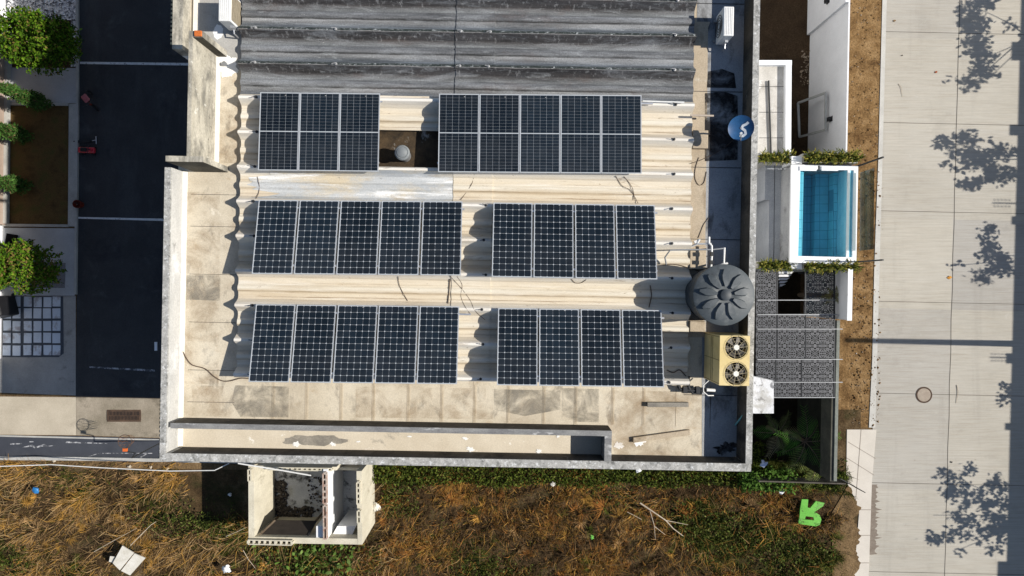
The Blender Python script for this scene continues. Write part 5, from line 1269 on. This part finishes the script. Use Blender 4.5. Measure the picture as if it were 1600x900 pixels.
# long lodged straws
blades(2600, (-60, 620, 735, 985), 102, .4, .75, .014, [STR, (.40, .28, .14), GLD], lambda px, py, f, rng, n: rng.choice(3, n, p=[.5, .25, .25]), 0, base_dens, 1.0, 'long_straw', None, dir_left)
blades(3500, (560, 1300, 765, 985), 103, .35, .65, .013, [GLD, RUS, BRN, STR], lambda px, py, f, rng, n: rng.choice(4, n, p=[.3, .3, .25, .15]), .1, base_dens, .8, 'long_straw')
# tussocks: blades fanning out from one root, each tussock with its own hue
def tussocks(nt, nb, region, seed, h, width, name):
    rng = np.random.default_rng(seed); x0, x1, y0, y1 = region; px = rng.uniform(x0, x1, nt * 3); py = rng.uniform(y0, y1, nt * 3); X, Y = P(px, py)
    k = rng.uniform(size=nt * 3) < base_dens(px, py, X, Y); px, py, X, Y = px[k][:nt], py[k][:nt], X[k][:nt], Y[k][:nt]; nt = len(X)
    hue = pick_dry(px, py, fbm(X, Y, 1.3, 55), rng, nt); sz = rng.uniform(.5, 1.35, nt)
    C = np.array(COLS)[hue] * rng.uniform(.75, 1.45, (nt, 1))
    R_ = lambda v: np.repeat(v, nb, 0)
    n = nt * nb; a = rng.uniform(0, 2 * math.pi, n); bias = R_(rng.uniform(0, 6.28, nt)); a = bias + rng.normal(0, .85, n)
    L = h * R_(sz) * rng.uniform(.55, 1.15, n); out = rng.uniform(.25, 1.0, n)
    d = np.stack([np.cos(a), np.sin(a), 0 * a], 1); s = np.stack([-np.sin(a), np.cos(a), 0 * a], 1)
    p0 = np.stack([R_(X), R_(Y), np.full(n, -.01)], 1) + d * (rng.uniform(0, .05, n))[:, None]
    p1 = p0 + d * (L * out * .45)[:, None] + np.array([0, 0, 1.0]) * (L * (1 - out * .5) * .75)[:, None]
    p2 = p0 + d * (L * out)[:, None] + np.array([0, 0, 1.0]) * (L * (1 - out * .75) * .85)[:, None]
    w = (width * rng.uniform(.6, 1.3, n))[:, None]
    V = np.stack([p0 - s * w * .5, p0 + s * w * .5, p1 + s * w * .5, p1 - s * w * .5, p2 + s * w * .1, p2 - s * w * .1], 1).reshape(-1, 3)
    b = np.arange(n)[:, None] * 6; Fq = np.concatenate([b + [0, 1, 2, 3], b + [3, 2, 4, 5]], 0)
    o = fast(name, V, Fq, M['grassmat'], np.repeat(R_(C) * rng.uniform(.7, 1.3, (n, 1)), 6, 0)); o['kind'] = 'stuff'
tussocks(1300, 55, (-60, 1315, 722, 985), 201, .33, .012, 'grass_tussocks')
tussocks(60, 130, (560, 1290, 752, 985), 202, .46, .012, 'grass_tussocks')
# broad-leaf weeds in patches
def weed_dens(px, py, X, Y):
    d = np.clip(fbm(px / 42, py / 42, 1.1, 77) * 1.2 - .30 + (px > 1060) * .55 * (py > 790) + ((px > 585) & (px < 655) & (py > 748) & (py < 805)) * 1.2 + ((px > 400) & (px < 600) & (py > 850)) * .7 + ((px > 200) & (px < 300) & (py > 780) & (py < 840)) * .25, 0, 1)
    d[inruin(px, py) | (px > 1300)] = 0; d[(px < 360) & (py < 800)] *= .15; return d
def scatter(n, region, dens, seed, zmax, size, cols, p, name, aspect=1.6):
    rng = np.random.default_rng(seed); x0, x1, y0, y1 = region; px = rng.uniform(x0, x1, n * 6); py = rng.uniform(y0, y1, n * 6); X, Y = P(px, py)
    k = rng.uniform(size=n * 6) < dens(px, py, X, Y); X, Y = X[k][:n], Y[k][:n]
    C = np.stack([X, Y, rng.uniform(.05, 1, len(X)) ** 1.3 * zmax], 1); V, Fq = leaves(C, size, aspect, rng, .4)
    o = fast(name, V, Fq, M['leaf'], tints(len(X), cols, p, rng)); o['kind'] = 'stuff'; return o
scatter(17000, (-40, 1310, 735, 985), weed_dens, 110, .42, .085, [(.052, .070, .013), (.085, .105, .022), (.14, .15, .045), (.022, .032, .008)], [.4, .28, .08, .24], 'weeds')
scatter(420, (395, 560, 845, 920), lambda px, py, X, Y: (np.abs(px - 510) < 45) * .9 + .1, 111, .5, .17, [(.09, .16, .03), (.14, .21, .055)], [.6, .4], 'weeds', 1.4)
# creeper carpet along the foot of the building
def creep(px, py, X, Y):
    lim = 753 + 3 * np.sin(px * .05) + .006 * (px - 600); d = ((py < lim) & (px > 583 + 2 * np.sin(py))).astype(float); d[(px > 1190) & (py < 738)] = 0; return d
scatter(30000, (580, 1318, 690, 762), creep, 112, .5, .075, [(.058, .080, .012), (.090, .115, .018), (.14, .15, .035), (.026, .038, .009)], [.42, .28, .08, .22], 'creeper', 1.3)
scatter(1600, (1150, 1232, 728, 760), lambda px, py, X, Y: np.ones(len(px)), 113, .9, .10, [(.06, .12, .02), (.09, .17, .03)], [.6, .4], 'creeper', 1.3)

# ---- palms in the courtyard
def palm(name, label, px, py, h, nf, fl, seed, cols, p, azs=None, el=(.1, .9)):
    rng = np.random.default_rng(seed); x, y = P(px, py, h); t = thing(name, label, 'palm', (x, y, .004), 0, 'palms in the courtyard')
    part('trunk', MB().tube([(x, y, 0), (x + .03, y, h * .5), (x, y, h)], .09, 8, .06), M['bark'], t)
    for k in range(nf):
        a = (azs[k % len(azs)] if azs else 2 * math.pi * k / nf) + rng.uniform(-.25, .25); L = fl * rng.uniform(.8, 1.15); e = rng.uniform(*el)
        d = np.array([math.cos(a), math.sin(a), 0]); s = np.array([-d[1], d[0], 0]); V = []; Fc = []; m = 17; sp = []
        for i in range(m + 1):
            q = i / m; sp.append(np.array([x, y, h]) + d * L * q * math.cos(e * (1 - q * .6)) + np.array([0, 0, L * (math.sin(e) * q - .75 * q * q)]))
        for i in range(3, m):
            q = i / m; lw = .26 * L * math.sin(min(1, q * 1.25 + .12) * math.pi * .86)
            for sd in (-1, 1):
                o = sp[i]; tip = o + s * sd * lw + d * lw * .75 + np.array([0, 0, -.22 * lw]); mid = (o + tip) / 2 + np.array([0, 0, .06 * lw]); w = d * .0085
                b = len(V); V += [o - w * .6, o + w * .6, mid + w, mid - w, tip + w * .15, tip - w * .15]; Fc += [(b, b + 1, b + 2, b + 3), (b + 3, b + 2, b + 4, b + 5)]
        c = np.array(cols[int(rng.choice(len(cols), p=p))]); V = np.array(V)
        f = fast('frond', V, np.array(Fc), M['leaf'], np.repeat(c * rng.uniform(.8, 1.2, (len(V) // 6, 1)), 6, 0), t)
        part('midrib', MB().tube([tuple(q_) for q_ in sp[::3]], .016, 5, .005), M['bark'], f)
PC = [(.10, .26, .04), (.20, .24, .08), (.34, .30, .16)]
palm('palm', 'young feathery palm with one bright frond in the dark courtyard', 1258, 690, 1.75, 7, 1.25, 5, PC, [.5, .35, .15], None, (.35, 1.0))
palm('palm', 'low drooping palm against the garden wall of the courtyard', 1276, 722, .8, 7, .95, 6, PC, [.2, .4, .4], None, (.1, .7))
palm('palm', 'thin palm beside the white painted overhang in the courtyard', 1214, 676, .9, 6, 1.0, 8, PC, [.2, .4, .4], None, (.3, 1.1))
scatter(300, (1190, 1318, 715, 752), lambda px, py, X, Y: np.full(len(px), .6), 120, .35, .09, [(.035, .06, .014), (.06, .09, .02)], [.6, .4], 'courtyard_ground_cover')
palm('palm', 'small plant sprouting through the pergola by the white wall stub', 1301, 462, 2.6, 6, .35, 9, [(.20, .19, .06)], [1.0], None, (.4, 1.1))

# ================================================================= litter and loose things in the lot
def letterR():
    # sheet-foam letter: stem, bowl with a slot, leg; drawn in photo pixels at its place
    o = [(1253, 780), (1263, 780.5), (1262, 793), (1266, 794), (1275, 783), (1288.5, 786), (1286, 791), (1273, 800), (1281, 805), (1283.5, 812), (1281, 820), (1275, 822.5), (1247.5, 818.5), (1248.5, 811), (1272, 813), (1271, 808), (1259, 806.5), (1258, 811.2), (1249.2, 810.4), (1250.5, 795)]
    return o
lt = thing('green_letter', 'bright green foam letter R lying upside down on the grass', 'letter', (*P(1268, 801), 0))
z = .42
mb = MB().prism(Q(letterR(), z), z - .06, z)
part('letter_body', mb, M['letter'], lt)
fb = thing('foam_board', 'folded dirty white foam board lying in dry grass', 'board', (*P(200, 876), 0))
def slab(px, z, th=.04): return MB().prism(Q(px, z), z - th, z)
part('panel', slab([(191, 853), (209, 864), (187, 891), (176, 880)], .70), M['board_white'], fb)
part('panel', slab([(210, 865), (227, 872), (203, 899), (189, 892)], .68), M['board_white'], fb)
part('torn_flap', slab([(172, 869), (180, 870), (176, 879), (170, 878)], .62, .02), M['board_white'], fb)
def lump(name, px, py, rx, ry, h, mat, lab, cat, seed, z=.25, group=None):
    r = random.Random(seed); c = P(px, py, z); mb = MB(); n = 12; vs = []
    for k, (q, zz) in enumerate(((.7, 0), (1, .35), (.85, .75), (.4, 1))):
        for i in range(n):
            a = 2 * math.pi * i / n; j = r.uniform(.5, 1.35); vs.append((c[0] + rx * q * j * math.cos(a), c[1] + ry * q * j * math.sin(a), z + h * zz * r.uniform(.8, 1.1)))
    fs = [(k * n + i, k * n + (i + 1) % n, k * n + n + (i + 1) % n, k * n + n + i) for k in range(3) for i in range(n)] + [tuple(range(n - 1, -1, -1)), tuple(range(3 * n, 4 * n))]
    return solo(name, mb.add(vs, fs), mat, lab, cat, group, None, 50)
lump('plastic_bag', 355, 887, .15, .17, .14, M['bag'], 'crumpled white plastic bag in the grass under the ruin', 'bag', 1, .5)
lump('plastic_bag', 57, 765, .12, .12, .10, M['bluebag'], 'crumpled bright blue plastic bag among dry straw', 'bag', 2, .45)
lump('plastic_bag', 1221, 768, .10, .09, .08, M['bag'], 'small white scrap of bag near the green letter', 'bag', 3, .45)
lump('plastic_bag', 588, 792, .14, .16, .10, M['board_white'], 'pale bag caught beside the ruin wall and weeds', 'bag', 4, .3)
lump('plastic_bag', 998, 735, .11, .08, .08, M['bag'], 'pale bag on the creeper below the parapet', 'bag', 5, .5)
lump('plastic_bag', 1193, 724, .14, .12, .12, plain('pale_blue_bag', (.50, .56, .72), .5), 'pale bluish bag on the leafy corner by the palm courtyard', 'bag', 6, .9)
lump('plastic_bag', 864, 756, .09, .09, .08, M['board_white'], 'beige scrap of bag below the creeper', 'bag', 7, .35)
lump('plastic_bag', 925, 839, .08, .08, .06, M['letter'], 'tiny green scrap in the golden grass', 'scrap', 8, .4)
lump('ball', 360, 772, .07, .07, .11, M['bag'], 'small pale ball in the ruin shadow', 'ball', 9, .02)
for i, (a, b, w, lab) in enumerate(((203, 729, .08, 'pale stone near the street kerb by the white hose'), (236, 730, .07, 'round pale stone between kerb and white hose'), (262, 731, .08, 'flat pale stone near the ruin shadow'), (85, 720, .06, 'small pale stone right at the street kerb'))):
    lump('stone', a, b, w, w * .8, .08, M['stone'], lab, 'stone', 30 + i, .0, 'stones along the kerb')
def branch(lab, pts, r=.02, subs=()):
    mb = MB().tube([P3(a, b, z) for a, b, z in pts], r, 6, r * .5)
    for s in subs: mb.tube([P3(a, b, z) for a, b, z in s], r * .6, 5, r * .25)
    solo('dead_branch', mb, mk('dead_wood', [(.36, .29, .21), (.52, .45, .35)], 6, None, .9, .1, .3, .004, 30, .2, 30), lab, 'branch', 'dead branches in the lot')
branch('forked pale dead branch lying across the golden grass', [(1000, 786, .5), (1018, 798, .55), (1040, 813, .5), (1052, 826, .45), (1068, 838, .3)], .03, ([(1015, 796, .5), (1022, 820, .5), (1024, 842, .3)], [(1040, 813, .5), (1075, 820, .4)], [(1022, 822, .5), (1040, 836, .3)]))
branch('long thin stick leading to the foam board', [(204, 852, .5), (218, 838, .55), (236, 820, .5), (244, 815, .4)], .018)
branch('long thin stick crossing the weeds near the foam board', [(147, 862, .5), (168, 850, .55), (190, 838, .5), (214, 825, .4)], .014)
branch('thin twig standing out by the ruin shadow', [(353, 838, .5), (370, 831, .5), (385, 824, .4)], .012)
branch('pale twig near the plastic bag', [(380, 860, .5), (388, 874, .55), (399, 888, .4)], .014)
branch('thin twig left of the forked branch', [(980, 800, .5), (992, 806, .5), (1003, 812, .4)], .012)
# rubble in the ruin and stones in the dug verge
def rubble(name, n, region, seed, size, mat, z=0.0, dens=None):
    rng = np.random.default_rng(seed); mb = MB(); k = 0
    while k < n:
        a, b = rng.uniform(region[0], region[1]), rng.uniform(region[2], region[3])
        if dens and rng.uniform() > dens(a, b): continue
        k += 1; x, y = P(a, b, z); s = size * rng.uniform(.4, 1.3) ** 1.5; q = Vector(rng.normal(size=3)).normalized(); u = q.orthogonal().normalized(); w = q.cross(u)
        mb.obox((x, y, z + s * .3), q, u, w, s * rng.uniform(.5, 1), s * rng.uniform(.5, 1), s * rng.uniform(.4, .8))
    o = link(name, mb, mat); o['kind'] = 'stuff'; return o
dark_rub = mk('dark_rubble', [(.03, .027, .024), (.16, .14, .12)], 9, None, .95, .1, .4, .01, 25, .3, 25, [((.6, .58, .54), 6, .62, .68, None, .9)])
rubble('rubble', 190, (427, 448, 748, 812), 1, .07, dark_rub, .06); rubble('rubble', 240, (430, 488, 792, 818), 2, .06, dark_rub, .06); rubble('rubble', 60, (480, 503, 745, 800), 3, .04, dark_rub, .06)
vs_mat = mk('verge_stone', [(.20, .13, .07), (.50, .42, .32)], 5, None, .95, .1, .4, .01, 25, .3, 25, [((.78, .74, .66), 4, .6, .66, None, .8)])
rubble('verge_stones', 420, (1328, 1374, -30, 665), 4, .016, vs_mat, .0, lambda a, b: 1 if b > 480 else .45)
rubble('verge_clods', 500, (1328, 1375, -30, 665), 5, .026, M['verge'], -.004, lambda a, b: 1 if 270 < b < 330 or b > 390 else .4)
rubble('yard_stones', 90, (1250, 1268, 80, 135), 6, .025, vs_mat, .0)
rubble('kerb_crumbs', 70, (1368, 1382, 240, 660), 7, .008, M['verge'], .005)
# fallen leaves on the road
def leaf(lab, px, py, s, col):
    x, y = P(px, py); mb = MB().add([(x - s, y, .02), (x, y - s * .6, .035), (x + s * 1.1, y + s * .2, .02), (x + s * .1, y + s * .7, .045)], [(0, 1, 2, 3)]); mb.add([(a, b, c - .006) for a, b, c in mb.v[:4]], [(3, 2, 1, 0)])
    solo('fallen_leaf', mb, plain('dry_leaf_%d' % px, col, .8, .1), lab, 'leaf', 'fallen leaves on the road')
leaf('orange dry leaf on the road near the middle joint', 1483, 434, .10, (.55, .26, .05)); leaf('rusty dry leaf on the upper road slab', 1462, 113, .06, (.30, .07, .02)); leaf('brown dry leaf on the uppermost road slab', 1397, 33, .06, (.20, .13, .06)); leaf('small dark leaf left of the rusty leaf', 1409, 87, .035, (.05, .04, .03)); leaf('dark leaf at the top of the lower tree shade', 1486, 722, .05, (.03, .028, .025))
branch('thin curved twig on the upper road slab', [(1404, 131, .02), (1408, 136, .03), (1410, 151, .02)], .010)
branch('thin crooked twig beside the manhole cover', [(1495, 602, .02), (1497, 612, .03), (1494, 630, .02)], .012)

# ================================================================= left edge: row house, bin, toys
hs = thing('row_house', 'brownish row house front at the left edge behind the conifers', 'house', P3(8, 240), TH)
zt = 2.7
part('wall', MB().prism(Q([(-260, 76), (15, 76), (12, 352), (-260, 352)]), 0, zt), M['facade'], hs)
for y0, y1 in ((128, 158), (226, 262)):
    a, b = P(14.5, y0), P(14, y1); w = part('window', MB().prism([(a[0] - .05, b[1]), (a[0] + .03, b[1]), (a[0] + .03, a[1]), (a[0] - .05, a[1])], 1.0, 2.1), M['white'], hs)
    part('pane', MB().prism([(a[0] + .031, b[1] + .08), (a[0] + .036, b[1] + .08), (a[0] + .036, a[1] - .08), (a[0] + .031, a[1] - .08)], 1.08, 2.02), M['cell'], w)
part('roof', MB().prism(Q([(-260, 72), (-20, 72), (-24, 356), (-260, 356)], zt), zt + .002, zt + .2), M['rooftile'], hs)
part('plinth', MB().prism(Q([(15.2, 78), (19, 78), (16, 350), (12.2, 350)]), 0, .25), M['kerb'], hs)
h2 = thing('row_house', 'white row house front at the left edge above the paver corner', 'house', P3(4, 430), TH)
part('wall', MB().prism(Q([(-260, 353), (6, 353), (2, 560), (-260, 560)]), 0, zt - .05), M['white'], h2)
part('roof', MB().prism(Q([(-260, 357), (-24, 357), (-26, 564), (-260, 564)], zt), zt - .048, zt + .15), M['rooftile'], h2)
a, b = P(5.5, 380), P(5, 410); w = part('door', MB().prism([(a[0] - .05, b[1]), (a[0] + .03, b[1]), (a[0] + .03, a[1]), (a[0] - .05, a[1])], .1, 2.1), M['bark'], h2)
part('handle', MB().box(a[0] + .031, a[0] + .07, b[1] + .08, b[1] + .12, 1.0, 1.04), M['alu'], w)
h3 = thing('row_house', 'white row house front in the upper left corner by the gravel', 'house', P3(4, 10), TH)
part('wall', MB().prism(Q([(-260, -220), (10, -220), (10, 45), (-260, 45)]), 0, zt - .05), M['white'], h3)
part('roof', MB().prism(Q([(-260, -224), (-16, -224), (-16, 44), (-260, 44)], zt), zt - .048, zt + .15), M['rooftile'], h3)
wb = thing('wheelie_bin', 'black wheeled rubbish bin with pale rim standing on the pavers', 'bin', P3(18, 480), R(14))
part('body', MB().box(-.32, .30, -.34, .36, .08, 1.0, .03), M['black'], wb, True)
part('lid', MB().box(-.35, .33, -.36, .39, 1.002, 1.07, .02), M['black'], wb, True)
part('handle', MB().bar((-.15, -.41, 1.02), (.27, -.41, 1.02), .025), M['alu'], wb, True)
for s in (-.26, .24): part('wheel', MB().lathe([(.09, -.02), (.10, 0), (.09, .02)], (s, .38, .10), 16, (1, 0, 0)), M['dark'], wb, True)
sb = thing('storage_box', 'flat black box lying on the lower pale driveway', 'box', P3(19, 377, .05), R(-10))
part('box', MB().box(-.19, .19, -.24, .24, 0, .05, .01), M['black'], sb, True); part('lid', MB().box(-.21, .21, -.26, .26, .052, .075, .008), plain('matt_black', (.006, .006, .007), .95, .05), sb, True)
# toys on the lane
def wheel(r, c, ax, par_): part('wheel', MB().lathe([(r * .8, -.02), (r, -.012), (r, .012), (r * .8, .02)], c, 18, ax), M['black'], par_, True)
tk = thing('tricycle', 'faded pink child tricycle parked in the shade on the lane', 'tricycle', P3(143, 158, .004), R(-50))
part('seat', MB().box(-.16, .14, -.11, .11, .32, .38, .03), M['pink'], tk, True); part('frame', MB().tube([(-.2, 0, .2), (0, 0, .34), (.3, 0, .3), (.34, 0, .52)], .022, 8), M['darkred'], tk, True)
part('handlebar', MB().tube([(.28, -.24, .54), (.35, -.1, .55), (.35, .1, .55), (.28, .24, .54)], .017, 8), M['dark'], tk, True)
wheel(.17, (.36, 0, .17), (0, 1, 0), tk); wheel(.11, (-.22, .18, .11), (0, 1, 0), tk); wheel(.11, (-.22, -.18, .11), (0, 1, 0), tk)
rc = thing('ride_on_toy', 'glossy red ride on toy with black wheels on the shaded lane', 'toy car', P3(140, 236, .004), R(-2))
part('body', MB().box(-.30, .30, -.10, .10, .10, .24, .03), M['red'], rc, True); part('seat', MB().box(-.18, .06, -.08, .08, .242, .29, .02), M['black'], rc, True)
part('handlebar', MB().tube([(.17, 0, .2), (.2, 0, .42)], .018, 8).tube([(.2, -.15, .42), (.2, .15, .42)], .015, 8), M['dark'], rc, True)
for sx in (-.2, .2):
    for sy in (-.13, .13): wheel(.085, (sx, sy, .085), (0, 1, 0), rc)
bk = thing('scooter', 'dark scooter lying beside the red ride on toy', 'scooter', P3(134, 221, .004), R(2))
part('deck', MB().box(-.35, .20, -.05, .05, .03, .06, .008), M['dark'], bk, True); part('handlebar', MB().tube([(.2, 0, .05), (.42, .02, .06)], .016, 8).tube([(.42, -.12, .06), (.42, .16, .06)], .014, 8), M['alu'], bk, True)
wheel(.05, (-.38, 0, .05), (0, 1, 0), bk); wheel(.05, (.22, 0, .05), (0, 1, 0), bk)
bu = thing('bucket', 'dark red bucket standing at the lane kerb', 'bucket', P3(127, 320, .004))
part('body', MB().lathe([(.11, 0), (.15, .28), (.14, .28), (.10, .02)], (0, 0, 0), 22), M['darkred'], bu, True, 40)
part('handle', MB().tube([(.15 * math.cos(t), .02, .28 + .12 * math.sin(t)) for t in [math.pi * k / 10 for k in range(11)]], .008, 6), M['dark'], bu, True)
solo('plank', MB().box(*[P(244, 541)[0] - .05, P(244, 541)[0] + .05, P(244, 541)[1] - .16, P(244, 541)[1] + .16, .006, .03]), M['white'], 'small white plank lying on the lane under the west parapet', 'plank')
# ================================================================= camera, sun, sky
cam = bpy.data.cameras.new('camera'); co = bpy.data.objects.new('camera', cam); COL.objects.link(co)
co.location = (0, 0, H); cam.sensor_width = 36; cam.lens = 24; cam.clip_end = 800; S.camera = co
sd_ = Vector((-KX, -KY, -1)).normalized()
EL = math.asin(-sd_.z)
sun = bpy.data.lights.new('sun', 'SUN'); sun.energy = 4.6; sun.angle = R(.53); sun.color = (1, .94, .85)
so = bpy.data.objects.new('sun', sun); COL.objects.link(so); so.location = (30, 0, 30); so.rotation_euler = sd_.to_track_quat('-Z', 'Y').to_euler()
w = bpy.data.worlds.new('World'); S.world = w; w.use_nodes = True; nt = w.node_tree; nt.nodes.clear()
bg = nt.nodes.new('ShaderNodeBackground'); sk = nt.nodes.new('ShaderNodeTexSky'); ou = nt.nodes.new('ShaderNodeOutputWorld')
sk.sky_type = 'NISHITA'; sk.sun_disc = False; sk.sun_elevation = EL; sk.sun_rotation = math.atan2(-sd_.x, -sd_.y)
sk.air_density = 1.0; sk.dust_density = .6; sk.ozone_density = 1.2
bg.inputs[1].default_value = .075
nt.links.new(sk.outputs[0], bg.inputs[0]); nt.links.new(bg.outputs[0], ou.inputs[0])
vs_ = S.view_settings; vs_.view_transform = 'Standard'; vs_.look = 'None'; vs_.gamma = 1; vs_.use_curve_mapping = False; vs_.exposure = .36
S.cycles.max_bounces = 6; S.cycles.transparent_max_bounces = 12
